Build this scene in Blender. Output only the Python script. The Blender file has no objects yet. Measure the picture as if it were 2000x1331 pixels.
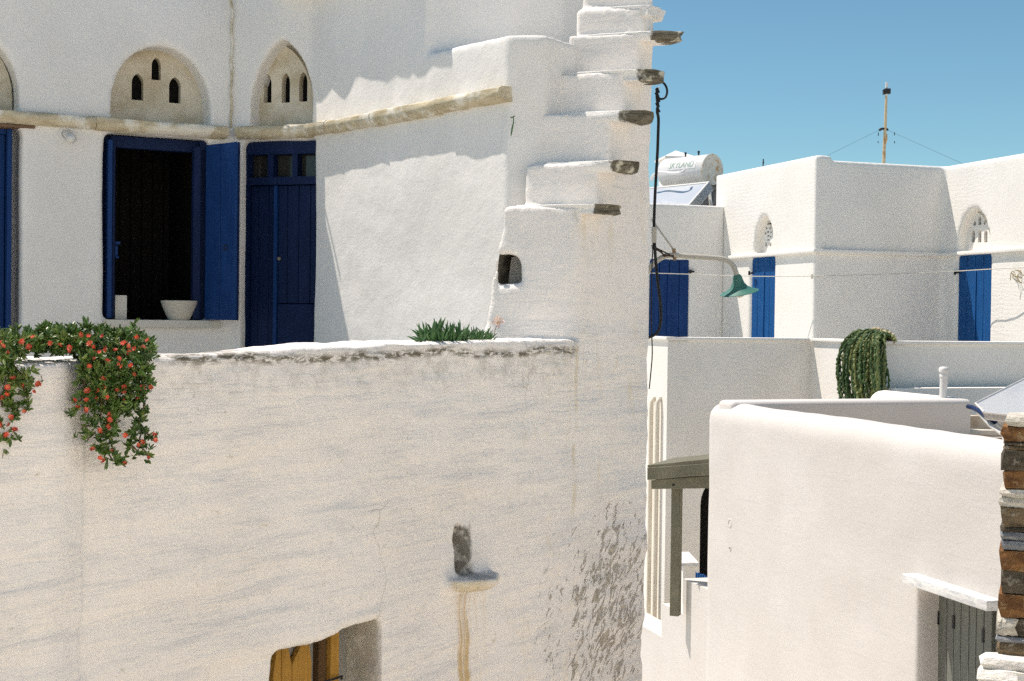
import bpy, bmesh, math, random
import numpy as np
from mathutils import Vector, Matrix, noise as mnoise

C = bpy.context.scene.collection
SC = bpy.context.scene
random.seed(7)
R = math.radians

# ------------------------------------------------------------------ camera, sky, sun, exposure
W_PX, H_PX = 2000.0, 1331.0
cam_d = bpy.data.cameras.new('camera')
cam_d.lens = 50.0
cam_d.sensor_width = 36.0
cam_d.clip_start = 0.05
cam_d.clip_end = 6000
cam = bpy.data.objects.new('camera', cam_d)
C.objects.link(cam)
CAM_M = Matrix.Rotation(R(90 - 0.94), 4, 'X') @ Matrix.Rotation(R(0.7), 4, 'Z')
cam.matrix_world = CAM_M
SC.camera = cam
F_PX = 50.0 / 36.0 * W_PX

SUN_EL = R(62.8)
SUN_H = Vector((-0.92, 0.395)).normalized()
SUN = Vector((SUN_H.x * math.cos(SUN_EL), SUN_H.y * math.cos(SUN_EL), math.sin(SUN_EL)))
world = bpy.data.worlds.new('World')
SC.world = world
world.use_nodes = True
wn = world.node_tree.nodes
wl = world.node_tree.links
bg = wn['Background']
sky = wn.new('ShaderNodeTexSky')
sky.sky_type = 'NISHITA'
sky.sun_disc = False
sky.sun_elevation = SUN_EL
sky.sun_rotation = math.atan2(SUN_H.x, SUN_H.y)
sky.altitude = 900
sky.air_density = 1.0
sky.dust_density = 0.0
sky.ozone_density = 1.4
tint = wn.new('ShaderNodeMix')
tint.data_type = 'RGBA'
tint.blend_type = 'MULTIPLY'
tint.inputs[0].default_value = 1.0
tint.inputs[7].default_value = (0.80, 1.06, 1.03, 1)
wl.new(sky.outputs['Color'], tint.inputs[6])
wl.new(tint.outputs[2], bg.inputs['Color'])
bg.inputs['Strength'].default_value = 0.062
sun_d = bpy.data.lights.new('sun', 'SUN')
sun_d.energy = 3.5
sun_d.angle = R(0.53)
sun_d.color = (1.0, 0.90, 0.81)
sun = bpy.data.objects.new('sun', sun_d)
C.objects.link(sun)
sun.rotation_euler = (-SUN).to_track_quat('-Z', 'Y').to_euler()
SC.view_settings.view_transform = 'Standard'
SC.view_settings.look = 'None'
SC.view_settings.gamma = 1.0
SC.view_settings.use_curve_mapping = False
SC.view_settings.exposure = 0.78
SC.cycles.use_denoising = False
SC.cycles.max_bounces = 10
SC.cycles.diffuse_bounces = 6

# ------------------------------------------------------------------ measuring helpers
def ray(u, v):
    d = Vector(((u - W_PX / 2) / F_PX, -(v - H_PX / 2) / F_PX, -1.0))
    return CAM_M.to_3x3() @ d

def pt(u, v, y):
    d = ray(u, v)
    return d * (y / d.y)

def vh(u):
    """row of the horizon at column u"""
    lo, hi = 0.0, 1331.0
    for _ in range(40):
        m = (lo + hi) / 2
        if ray(u, m).z > 0: lo = m
        else: hi = m
    return lo

def xy(u, y):
    p = pt(u, vh(u), y)
    return Vector((p.x, p.y, 0))

class Plane:
    """vertical plane; local x along it to the right, y into it (away from camera), z up"""
    def __init__(s, a, b):
        s.o = Vector((a.x, a.y, 0)); s.t = (Vector((b.x, b.y, 0)) - s.o).normalized()
        s.q = Vector((-s.t.y, s.t.x, 0))
        s.len = (Vector((b.x, b.y, 0)) - s.o).length
    def hit(s, u, v, off=0.0):
        d = ray(u, v)
        k = (s.o + s.q * off).dot(s.q) / d.dot(s.q)
        p = d * k
        return (p - s.o).dot(s.t), p.z
    def s(s, u, v=620, off=0.0): return s.hit(u, v, off)[0]
    def z(s, u, v, off=0.0): return s.hit(u, v, off)[1]
    def w(s, a, y, z): return s.o + s.t * a + s.q * y + Vector((0, 0, z))

# ------------------------------------------------------------------ object helpers
def mesh(name, verts, faces):
    me = bpy.data.meshes.new(name)
    me.from_pydata([tuple(v) for v in verts], [], faces)
    bm = bmesh.new(); bm.from_mesh(me)
    bmesh.ops.recalc_face_normals(bm, faces=bm.faces)
    bm.to_mesh(me); bm.free()
    return me

def put(name, me, mat=None, parent=None, smooth=None):
    o = bpy.data.objects.new(name, me)
    C.objects.link(o)
    if mat is not None:
        me.materials.clear(); me.materials.append(mat)
    if smooth is not None:
        me.polygons.foreach_set('use_smooth', [True] * len(me.polygons))
        if smooth < 180: me.set_sharp_from_angle(angle=R(smooth))
    if parent is not None:
        o.parent = parent
        o.matrix_parent_inverse = PINV.get(parent.name, Matrix())
    return o

PINV = {}
def thing(name, label, cat, loc=(0, 0, 0), group=None):
    o = bpy.data.objects.new(name, None)
    o.empty_display_size = 0.2
    C.objects.link(o)
    o.location = loc
    PINV[o.name] = Matrix.Translation(loc).inverted()
    return tag(o, label, cat, group)

def tag(o, label=None, cat=None, group=None, kind=None):
    if label: o['label'] = label
    if cat: o['category'] = cat
    if group: o['group'] = group
    if kind: o['kind'] = kind
    elif label: o['kind'] = 'thing'
    return o

def copy_to(o, mw, parent=None):
    c = o.copy(); C.objects.link(c)
    if parent is not None:
        c.parent = parent; c.matrix_parent_inverse = PINV.get(parent.name, Matrix())
    c.matrix_basis = mw
    return c

def prism(P, poly, y0, y1):
    """poly in (s,z) of plane P extruded from depth y0 to y1"""
    n = len(poly)
    vs = [P.w(a, y0, z) for a, z in poly] + [P.w(a, y1, z) for a, z in poly]
    fs = [list(range(n)), list(range(n, 2 * n))[::-1]]
    fs += [[i, (i + 1) % n, n + (i + 1) % n, n + i] for i in range(n)]
    return vs, fs

def vprism(poly, z0, z1):
    """footprint polygon (world xy) extruded vertically; z1 may be a list"""
    n = len(poly)
    zs = z1 if isinstance(z1, (list, tuple)) else [z1] * n
    vs = [Vector((p.x, p.y, z0)) for p in poly] + [Vector((p.x, p.y, z)) for p, z in zip(poly, zs)]
    fs = [list(range(n))[::-1], list(range(n, 2 * n))]
    fs += [[i, (i + 1) % n, n + (i + 1) % n, n + i] for i in range(n)]
    return vs, fs

def box(P, s0, s1, y0, y1, z0, z1):
    return prism(P, [(s0, z0), (s1, z0), (s1, z1), (s0, z1)], y0, y1)

def join(*parts):
    vs, fs = [], []
    for v, f in parts:
        k = len(vs); vs += list(v); fs += [[i + k for i in q] for q in f]
    return vs, fs

def arch(s0, s1, z0, zs, zt, n=12, pointed=0.0):
    """arched outline: straight to zs, then rounded (or pointed) up to zt"""
    c, r = (s0 + s1) / 2, (s1 - s0) / 2
    p = [(s0, z0), (s1, z0), (s1, zs)]
    for i in range(1, n):
        a = math.pi * i / n
        x, y = math.cos(a), math.sin(a)
        y = y * (1 - pointed) + pointed * (1 - abs(x)) ** 0.75
        p.append((c + r * x, zs + (zt - zs) * y))
    p.append((s0, zs))
    return p

def tmp(geo):
    me = mesh('tmp', *geo)
    o = bpy.data.objects.new('tmp', me); C.objects.link(o)
    return o

def evaluate(o):
    dg = bpy.context.evaluated_depsgraph_get(); dg.update()
    return bpy.data.meshes.new_from_object(o.evaluated_get(dg))

def solid(base, unions=(), cuts=(), bevel=0, bseg=3, remesh=0, smooth=0):
    o = tmp(base); ts = []
    for g in unions:
        t = tmp(g); ts.append(t)
        m = o.modifiers.new('b', 'BOOLEAN'); m.operation = 'UNION'; m.object = t; m.solver = 'EXACT'
    if bevel:
        m = o.modifiers.new('v', 'BEVEL'); m.width = bevel; m.segments = bseg; m.limit_method = 'ANGLE'; m.angle_limit = R(40)
        m.use_clamp_overlap = True
    for g in cuts:
        t = tmp(g); ts.append(t)
        m = o.modifiers.new('c', 'BOOLEAN'); m.operation = 'DIFFERENCE'; m.object = t; m.solver = 'EXACT'
    if remesh:
        m = o.modifiers.new('r', 'REMESH'); m.mode = 'VOXEL'; m.voxel_size = remesh
    if smooth:
        m = o.modifiers.new('s', 'SMOOTH'); m.factor = 0.5; m.iterations = smooth
    for t in ts: t.hide_render = True
    me = evaluate(o)
    for t in ts + [o]:
        d = t.data; bpy.data.objects.remove(t); bpy.data.meshes.remove(d)
    return me

def displace(me, fn):
    n = len(me.vertices)
    co = np.empty(n * 3, 'f'); me.vertices.foreach_get('co', co); co = co.reshape(-1, 3)
    no = np.empty(n * 3, 'f'); me.vertices.foreach_get('normal', no); no = no.reshape(-1, 3)
    d = np.fromiter((fn(Vector(map(float, p))) for p in co), 'f', n)
    co += no * d[:, None]
    me.vertices.foreach_set('co', co.ravel()); me.update()

def bev(me, w, seg=2):
    bm = bmesh.new(); bm.from_mesh(me)
    bmesh.ops.bevel(bm, geom=bm.edges[:], offset=w, segments=seg, affect='EDGES', profile=0.6)
    bm.to_mesh(me); bm.free()
    return me

def part(name, geo, mat, parent, w=0.0, seg=1, smooth=None):
    me = mesh(name, *geo)
    if w: bev(me, w, seg)
    return put(name, me, mat, parent, 40 if (w and smooth is None) else smooth)

def tube_geo(path, rad, n=8, cap=True):
    """path of points; rad number or list"""
    pts = [Vector(p) for p in path]
    rs = rad if isinstance(rad, (list, tuple)) else [rad] * len(pts)
    vs, fs = [], []
    up = Vector((0.123, 0.456, 0.88)).normalized()
    t0 = (pts[1] - pts[0]).normalized()
    a = t0.cross(up)
    if a.length < 1e-3: a = t0.cross(Vector((1, 0, 0)))
    a.normalize()
    for i, p in enumerate(pts):
        t = (pts[min(i + 1, len(pts) - 1)] - pts[max(i - 1, 0)]).normalized()
        a = (a - t * a.dot(t)).normalized(); b = t.cross(a)
        for k in range(n):
            q = 2 * math.pi * k / n
            vs.append(p + (a * math.cos(q) + b * math.sin(q)) * rs[i])
    for i in range(len(pts) - 1):
        for k in range(n):
            fs.append([i * n + k, i * n + (k + 1) % n, (i + 1) * n + (k + 1) % n, (i + 1) * n + k])
    if cap:
        fs.append(list(range(n))[::-1]); fs.append(list(range((len(pts) - 1) * n, len(pts) * n)))
    return vs, fs

def lathe_geo(base, axis, prof, n=24, closed=False):
    """prof list of (r, h) about axis from base"""
    ax = Vector(axis).normalized()
    a = ax.cross(Vector((0.3, 1, 0.1))).normalized(); b = ax.cross(a)
    vs, fs = [], []
    for r, h in prof:
        for k in range(n):
            q = 2 * math.pi * k / n
            vs.append(Vector(base) + ax * h + (a * math.cos(q) + b * math.sin(q)) * max(r, 1e-4))
    m = len(prof)
    for i in range(m - 1 if not closed else m):
        j = (i + 1) % m
        for k in range(n):
            fs.append([i * n + k, i * n + (k + 1) % n, j * n + (k + 1) % n, j * n + k])
    if not closed:
        fs.append(list(range(n))[::-1]); fs.append(list(range((m - 1) * n, m * n)))
    return vs, fs

def spline(pts, k=6):
    """Catmull-Rom through points"""
    P = [Vector(p) for p in pts]; P = [P[0] * 2 - P[1]] + P + [P[-1] * 2 - P[-2]]
    out = []
    for i in range(1, len(P) - 2):
        for j in range(k):
            t = j / k
            a, b, c, d = P[i - 1], P[i], P[i + 1], P[i + 2]
            out.append(0.5 * (2 * b + (c - a) * t + (2 * a - 5 * b + 4 * c - d) * t * t + (3 * b - a - 3 * c + d) * t ** 3))
    out.append(P[-2]); return out

def nz(p, s=1.0, seed=0.0):
    return mnoise.noise(Vector((p[0] * s + seed, p[1] * s - seed * 0.7, p[2] * s + seed * 1.3)))

# ------------------------------------------------------------------ material helpers
class M:
    def __init__(s, name, rough=0.9, spec=0.2):
        s.m = bpy.data.materials.new(name); s.m.use_nodes = True
        s.t = s.m.node_tree; s.b = s.t.nodes['Principled BSDF']
        s.b.inputs['Roughness'].default_value = rough
        s.b.inputs['Specular IOR Level'].default_value = spec
        s.pos = s.t.nodes.new('ShaderNodeNewGeometry').outputs['Position']
    def L(s, a, b):
        s.t.links.new(a, b)
    def setin(s, sock, v):
        if hasattr(v, 'is_output'): s.L(v, sock)
        else: sock.default_value = v
    def math(s, op, a, b=0.0, c=0.0, clamp=False):
        n = s.t.nodes.new('ShaderNodeMath'); n.operation = op; n.use_clamp = clamp
        s.setin(n.inputs[0], a); s.setin(n.inputs[1], b); s.setin(n.inputs[2], c)
        return n.outputs[0]
    def mul(s, a, b): return s.math('MULTIPLY', a, b)
    def add(s, a, b): return s.math('ADD', a, b)
    def step(s, v, a, b, c=0.0, d=1.0, smooth=True):
        n = s.t.nodes.new('ShaderNodeMapRange'); n.interpolation_type = 'SMOOTHSTEP' if smooth else 'LINEAR'
        s.setin(n.inputs['Value'], v)
        for k, q in zip(('From Min', 'From Max', 'To Min', 'To Max'), (a, b, c, d)): n.inputs[k].default_value = q
        return n.outputs['Result']
    def band(s, v, a, b, e):
        return s.mul(s.step(v, a - e, a + e), s.step(v, b - e, b + e, 1.0, 0.0))
    def vec(s, x, y, z):
        n = s.t.nodes.new('ShaderNodeCombineXYZ')
        for i, q in enumerate((x, y, z)): s.setin(n.inputs[i], q)
        return n.outputs[0]
    def dot(s, v, d):
        n = s.t.nodes.new('ShaderNodeVectorMath'); n.operation = 'DOT_PRODUCT'
        s.setin(n.inputs[0], v); n.inputs[1].default_value = tuple(d)
        return n.outputs['Value']
    def scale(s, v, k):
        n = s.t.nodes.new('ShaderNodeVectorMath'); n.operation = 'MULTIPLY'
        s.setin(n.inputs[0], v); n.inputs[1].default_value = k if isinstance(k, (tuple, list)) else (k, k, k)
        return n.outputs[0]
    def noise(s, vec, scale, detail=3, rough=0.55, dist=0.0):
        n = s.t.nodes.new('ShaderNodeTexNoise')
        s.setin(n.inputs['Vector'], vec); n.inputs['Scale'].default_value = scale
        n.inputs['Detail'].default_value = detail; n.inputs['Roughness'].default_value = rough
        n.inputs['Distortion'].default_value = dist
        return n.outputs['Fac']
    def wave(s, vec, scale, dist=2.0, dscale=1.0, direction='Z'):
        n = s.t.nodes.new('ShaderNodeTexWave'); n.bands_direction = direction
        s.setin(n.inputs['Vector'], vec); n.inputs['Scale'].default_value = scale
        n.inputs['Distortion'].default_value = dist; n.inputs['Detail'].default_value = 2
        n.inputs['Detail Scale'].default_value = dscale
        return n.outputs['Fac']
    def mix(s, f, a, b):
        n = s.t.nodes.new('ShaderNodeMix'); n.data_type = 'RGBA'
        s.setin(n.inputs[0], f)
        for k, q in ((6, a), (7, b)):
            s.setin(n.inputs[k], q if hasattr(q, 'is_output') else (*q[:3], 1))
        return n.outputs[2]
    def col(s, c):
        s.setin(s.b.inputs['Base Color'], c if hasattr(c, 'is_output') else (*c[:3], 1)); return s
    def bump(s, h, strength=0.3, dist=0.01):
        n = s.t.nodes.new('ShaderNodeBump'); n.inputs['Strength'].default_value = strength
        n.inputs['Distance'].default_value = dist
        s.L(h, n.inputs['Height']); s.L(n.outputs['Normal'], s.b.inputs['Normal']); return s
    def rnd(s):
        return s.t.nodes.new('ShaderNodeObjectInfo').outputs['Random']

def whitewash(name, a=(0.81, 0.79, 0.755), b=(0.745, 0.725, 0.685), grain=0.35, comb=0.0):
    k = M(name, 0.92, 0.12)
    n1 = k.noise(k.pos, 1.3, 5, 0.6); n2 = k.noise(k.pos, 22, 4, 0.65)
    k.col(k.mix(k.step(n1, 0.35, 0.7), a, b))
    n3 = k.noise(k.pos, 90, 3, 0.6)
    h = k.add(k.mul(n2, 0.7), k.mul(n3, 0.35))
    if comb:
        wv = k.wave(k.scale(k.pos, (0.55, 0.55, 1)), 5.6, 7.0, 2.2)
        msk = k.step(k.noise(k.pos, 0.8, 3), 0.42, 0.66)
        h = k.add(h, k.mul(k.mul(wv, msk), comb))
    k.bump(h, grain, 0.012)
    return k.m

def paint(name, c, c2=None, rough=0.55, bump=0.15, scale=(60, 60, 3)):
    k = M(name, rough, 0.2)
    c2 = c2 or tuple(x * 0.72 for x in c)
    n = k.noise(k.scale(k.pos, scale), 1.0, 4, 0.6)
    wear = k.noise(k.pos, 9, 4, 0.6)
    cl = k.mix(k.add(k.mul(k.step(n, 0.3, 0.7), 0.6), k.mul(wear, 0.4)), c, c2)
    fade = k.mul(k.step(k.noise(k.scale(k.pos, (2.2, 2.2, 0.8)), 1.6, 5, 0.7), 0.5, 0.75), 0.45)
    cl = k.mix(fade, cl, tuple(min(1, x * 1.5 + 0.012) for x in c))
    chip = k.step(k.noise(k.scale(k.pos, (1, 1, 0.45)), 38, 4, 0.7), 0.68, 0.72)
    cl = k.mix(k.mul(chip, 0.5), cl, tuple(min(1, x * 1.2 + 0.05) for x in c))
    k.col(cl)
    k.bump(n, bump, 0.004)
    return k.m

def metal(name, c, rough=0.5, met=0.0, spots=None):
    k = M(name, rough, 0.4); k.b.inputs['Metallic'].default_value = met
    n = k.noise(k.pos, 14, 4, 0.65)
    col = k.mix(n, c, tuple(x * 0.75 for x in c))
    if spots: col = k.mix(k.step(k.noise(k.pos, 9, 4, 0.7), 0.5, 0.66), col, spots)
    k.col(col); k.bump(n, 0.12, 0.003)
    return k.m

# ------------------------------------------------------------------ planes of the near house
PA = Plane(xy(0, 8.35), xy(450, 9.0))
PB = Plane(xy(450, 9.0), xy(620, 8.81))
bc = PB.w(PB.s(603), 0, 0)
PC = Plane(bc, xy(988, 7.3))
PE = Plane(xy(0, 4.26), xy(1135, 7.0))
CE = Vector((xy(988, 7.3).x, xy(988, 7.3).y, 0))       # outer end of the projecting wing
GROUND = -4.0

m_white = whitewash('whitewash')
m_white_far = whitewash('whitewash_combed', (0.81, 0.785, 0.735), (0.765, 0.74, 0.685), 0.32, comb=0.28)
def old_plaster():
    k = M('smooth_old_plaster', 0.92, 0.12)
    n1 = k.noise(k.pos, 0.9, 5, 0.62)
    br = k.noise(k.scale(k.pos, (1.0, 1.0, 5.0)), 2.2, 5, 0.65, 0.8)
    dr = k.noise(k.scale(k.pos, (9, 9, 0.5)), 1.3, 4, 0.7)
    c = k.mix(k.step(n1, 0.34, 0.7), (0.635, 0.61, 0.58), (0.60, 0.57, 0.535))
    c = k.mix(k.mul(k.step(br, 0.52, 0.72), 0.35), c, (0.565, 0.54, 0.51))
    c = k.mix(k.mul(k.step(dr, 0.60, 0.74), 0.22), c, (0.60, 0.55, 0.47))
    sp = k.noise(k.pos, 13, 5, 0.75)
    c = k.mix(k.mul(k.step(sp, 0.68, 0.75), 0.30), c, (0.50, 0.45, 0.37))
    k.col(c)
    k.bump(k.add(k.mul(br, 0.8), k.add(k.mul(k.noise(k.pos, 26, 4, 0.65), 0.5), k.mul(k.noise(k.pos, 95, 3), 0.2))), 0.30, 0.012)
    return k.m
m_plaster_r = old_plaster()
m_white_smooth = whitewash('whitewash_smooth', (0.80, 0.775, 0.73), (0.765, 0.74, 0.69), 0.16)

# ------------------------------------------------------------------ ground
def ground_mat():
    k = M('pale_paving', 0.95, 0.1)
    n = k.noise(k.pos, 1.2, 5, 0.6); n2 = k.noise(k.pos, 14, 4, 0.6)
    k.col(k.mix(n, k.mix(n2, (0.68, 0.64, 0.57), (0.60, 0.56, 0.49)), (0.71, 0.67, 0.60)))
    k.bump(n2, 0.4, 0.02); return k.m
g = part('ground', ([Vector((-900, -900, GROUND)), Vector((900, -900, GROUND)), Vector((900, 900, GROUND)), Vector((-900, 900, GROUND))], [[0, 1, 2, 3]]), ground_mat(), None)
tag(g, kind='structure')
pv = part('bounce_pavement', ([Vector((-40, -60, -1.62)), Vector((7, -60, -1.62)), Vector((3.2, 1.9, -1.62)), Vector((-40, 1.9, -1.62)), Vector((-40, -60, GROUND)), Vector((7, -60, GROUND)), Vector((3.2, 1.9, GROUND)), Vector((-40, 1.9, GROUND))], [[0, 1, 2, 3], [4, 5, 1, 0], [5, 6, 2, 1], [6, 7, 3, 2], [7, 4, 0, 3]]), g.data.materials[0], None)
tag(pv, kind='structure')  # unseen raised paving, added to bounce sun onto the terrace wall

# ------------------------------------------------------------------ near house
house = thing('whitewashed_house', 'whitewashed village house with blue window and door behind a stained terrace wall', 'house', (CE.x - 1.5, CE.y + 1.5, GROUND))

ROOF = 2.03
LEDGE = 1.445
CORN0, CORN1 = 1.098, 1.172
Aleft = PA.w(PA.s(-260), 0, 0); AB = PA.w(PA.len, 0, 0)
Edir = PE.t
ES0 = PE.s(1135, 403)
c2 = PE.w(ES0 + 0.16, 0.325, 0)
back1 = PE.w(ES0 + 1.0, 0.325, 0)
f2 = xy(1092, 7.98)
p825 = PC.w(PC.s(825), 0, 0)
p985 = xy(987, 7.86)
backL = Aleft + PA.q * 3.2
backR = back1 + PE.q * 2.6
low = vprism([Aleft, AB, bc, CE, c2, back1, backR, backL], GROUND, LEDGE)
up = vprism([Aleft, AB, bc, p825, p985, f2, f2 + Edir * 0.5, backR, backL], LEDGE - 0.3, ROOF)

sA = PA.s
cuts = []
# big arched recess in the left wall
cuts.append(prism(PA, arch(PA.s(217, 200), PA.s(411, 200), CORN1 - 0.01, CORN1 + 0.10, PA.z(305, 89), 16, 0.0), -0.3, 0.25))
cuts.append(prism(PA, arch(PA.s(-185, 200), PA.s(36, 200), CORN1 - 0.01, CORN1 + 0.10, PA.z(-75, 55), 16, 0.0), -0.3, 0.25))
cuts.append(prism(PB, arch(PB.s(490, 200), PB.s(604, 200) + 0.02, CORN1 - 0.01, CORN1 + 0.12, PB.z(540, 76), 16, 0.35), -0.3, 0.20))
# window
wz0 = PA.z(315, 626)
ws0, ws1 = PA.s(203, 450), PA.s(409, 450)
cuts.append(box(PA, ws0, ws1, -0.3, 0.9, wz0, CORN0 - 0.005))
cuts.append(box(PA, ws0 - 0.3, ws1 + 0.05, 0.32, 1.6, wz0 - 0.6, CORN0 + 0.3))
# left doorway
ds1 = PA.s(43, 450)
cuts.append(box(PA, PA.s(-190, 450), ds1, -0.3, 0.22, -1.0, CORN0 - 0.005))
# door
bs0, bs1 = PB.s(471, 450), PB.s(600, 450) + 0.35
cuts.append(box(PB, bs0, PB.len * 1.6, -0.02, 0.16, -1.0, CORN0 - 0.01))
me = solid(low, [up], cuts, remesh=0.02, smooth=4)
def wob(p):
    return 0.010 * nz(p, 1.9, 3) + 0.0028 * nz(p, 6.5, 9) + 0.0011 * nz(p, 17, 2)
displace(me, wob)
put('wall', me, m_white, house, 180)

# terrace floor
fl = [PE.w(PE.s(-300), 0.2, 0), PE.w(PE.s(1120), 0.2, 0), CE, bc, AB, Aleft]
m_floor = whitewash('terrace_flagstone', (0.34, 0.33, 0.30), (0.26, 0.25, 0.23))
part('terrace_floor', vprism(fl, GROUND, -0.95), m_floor, house)

# ---- terrace wall with the stair mass
def E(u, v): return PE.hit(u, v)
SW = 0.33
SKEW = -0.32                                              # stair width
stair_px = [(1135, 403), (1168, 318), (1192, 220), (1218, 140), (1248, 65), (1262, 12), (1272, -60)]
stair_sz = [E(*q) for q in stair_px]
s_end = PE.s(1276, 130)
s_left = PE.s(-300)
ptop = E(760, 672)[1]
prof = [(s_left, GROUND), (s_end, GROUND), (s_end, stair_sz[-1][1])]
poly = [(stair_sz[0][0] - 0.02, GROUND)]
for i, (a, z) in enumerate(stair_sz):
    zprev = GROUND if i == 0 else stair_sz[i - 1][1]
    if i: poly.append((a, zprev))
    poly.append((a, z))
poly += [(s_end, stair_sz[-1][1]), (s_end, GROUND)]
poly[0] = (stair_sz[0][0], GROUND)
def skewed(poly, cols):
    n = len(poly); vs = []
    for y, ds in cols: vs += [PE.w(a + (ds if a < s_end - 0.01 else 0), y, z) for a, z in poly]
    m = len(cols)
    fs = [list(range(n)), list(range((m - 1) * n, m * n))[::-1]]
    fs += [[l * n + i, l * n + (i + 1) % n, (l + 1) * n + (i + 1) % n, (l + 1) * n + i] for l in range(m - 1) for i in range(n)]
    return vs, fs
stair = skewed(poly, [(0, 0), (SW + 0.03, SKEW * (SW + 0.03))])
# parapet wall: wavy top
top = []
for u, v in [(-300, 712), (0, 700), (150, 697), (300, 690), (470, 681), (620, 673), (760, 665), (900, 659), (1050, 657), (1125, 662), (1150, 664)]:
    top.append((PE.s(u, v), PE.z(u, v) - 0.012))
wall_poly = [(s_left, GROUND), (stair_sz[0][0] + 0.03, GROUND)] + top[::-1]
para = prism(PE, wall_poly, 0, 0.26)
# battered foot of the stair on its left side
zt = stair_sz[0][1]
ft0, ft1 = stair_sz[0][0], stair_sz[0][0] + 0.22
foot_v = []
for a in (ft0 + 0.002, ft1 + 0.25):
    for y, z in ((0.012, GROUND), (0.53, GROUND), (0.471, -0.10), (0.376, zt - 0.0), (0.012, zt - 0.0)):
        foot_v.append(PE.w(a + SKEW * y, y, z))
foot = (foot_v, [[0, 1, 2, 3, 4], [9, 8, 7, 6, 5]] + [[i, (i + 1) % 5, 5 + (i + 1) % 5, 5 + i] for i in range(5)])
# thick left end of the wall with a rounded corner
b1 = PE.s(150, 900)
butt = vprism([PE.w(s_left, -0.10, 0), PE.w(PE.s(60, 900), -0.10, 0), PE.w(PE.s(90, 900), -0.085, 0), PE.w(PE.s(128, 900), -0.045, 0), PE.w(b1, -0.028, 0), PE.w(b1, 0.24, 0), PE.w(s_left, 0.24, 0)], GROUND, [PE.z(70, 703)] * 7)
# drain lip
ls0, lz = E(862, 1138); ls1, _ = E(962, 1112)
lc = ((ls0 + ls1) / 2, PE.z(912, 1126))
lipv, lipf = [], []
NL = 14
for lay, (dz, sc) in enumerate(((-0.058, 0.62), (-0.026, 1.0), (0.014, 0.95))):
    for i in range(NL):
        a = math.pi * i / (NL - 1)
        lipv.append(PE.w(lc[0] + (ls1 - ls0) / 2 * math.cos(a) * sc, 0.02 - (0.17 * sc) * math.sin(a) * (1 + 0.12 * math.sin(5 * a)), lc[1] + dz))
for lay in range(2):
    for i in range(NL):
        j = (i + 1) % NL
        lipf.append([lay * NL + i, lay * NL + j, (lay + 1) * NL + j, (lay + 1) * NL + i])
lipf += [list(range(NL)), list(range(2 * NL, 3 * NL))]
ecuts = []
hs, hz = E(900, 1036)
hole_r = 0.021
ecuts.append(prism(PE, [(hs + hole_r * math.cos(k * math.pi / 6), hz + hole_r * math.sin(k * math.pi / 6)) for k in range(12)], -0.2, 0.2))
cs0 = PE.s(893, 1075); cs1 = PE.s(923, 1075)
# channel: slopes from deep at the left to nothing on the right
chv = []
for z in (lc[1] + 0.016, hz + 0.002):
    w_ = 1.0 if z < hz else 0.42
    chv += [PE.w(cs0, -0.05, z), PE.w(cs0, 0.075, z), PE.w(cs0 + (cs1 - cs0) * 0.45 * w_, 0.07, z), PE.w(cs0 + (cs1 - cs0) * w_, -0.002, z), PE.w(cs0 + (cs1 - cs0) * w_, -0.05, z)]
ecuts.append((chv, [[0, 1, 2, 3, 4], [9, 8, 7, 6, 5]] + [[i, (i + 1) % 5, 5 + (i + 1) % 5, 5 + i] for i in range(5)]))
# lower doorway
low_pts = [(537, 1270), (570, 1262), (600, 1256), (625, 1247), (650, 1236), (680, 1226), (705, 1219), (728, 1214), (747, 1207)]
lo = [E(u, v) for u, v in low_pts]
lo_poly = [(lo[0][0], GROUND - 0.1)] + lo + [(lo[-1][0], GROUND - 0.1)]
ecuts.append(prism(PE, lo_poly, -0.3, 1.2))
rag = [E(410, 1303), E(450, 1290), E(500, 1278), E(545, 1268), E(545, 1420), E(410, 1440)]
ecuts.append(prism(PE, rag, -0.3, 0.02))
# small niche beside the stair (in the first riser face)
PD = Plane(PE.w(stair_sz[0][0] + SKEW * 0.6, 0.6, 0), PE.w(stair_sz[0][0], 0, 0))
nb = [PD.hit(*q) for q in ((967, 558), (1022, 557), (1021, 528), (1018, 508), (1012, 498), (1002, 495), (985, 494), (974, 497), (972, 510), (969, 535))]
ecuts.append(prism(PD, nb, -0.3, 0.30))
me = solid(stair, [para, foot, butt, (lipv, lipf)], ecuts, remesh=0.016, smooth=5)
EO, ET, EQ = PE.o.copy(), PE.t.copy(), PE.q.copy()
def wobE(p):
    s_ = (p - EO).dot(ET); y_ = (p - EO).dot(EQ)
    q = Vector((s_ * 1.1, y_ * 2, p.z * 6.5))
    up_ = min(1.0, max(0.0, (p.z - ptop - 0.02) / 0.08)) if y_ > -0.02 and s_ > ES0 - 0.3 else 0.0
    kh = 1.0 - 0.85 * up_
    return 0.014 * nz(p, 1.7, 5) + 0.009 * nz(p, 5.0, 1) + 0.011 * kh * nz(q, 1.0, 4) * (1 if y_ < 0.03 else 0.3) + 0.0065 * kh * nz(Vector((s_ * 3.5, y_ * 3, p.z * 19)), 1.0, 8) + 0.0025 * nz(p, 26, 2)
displace(me, wobE)

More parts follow.
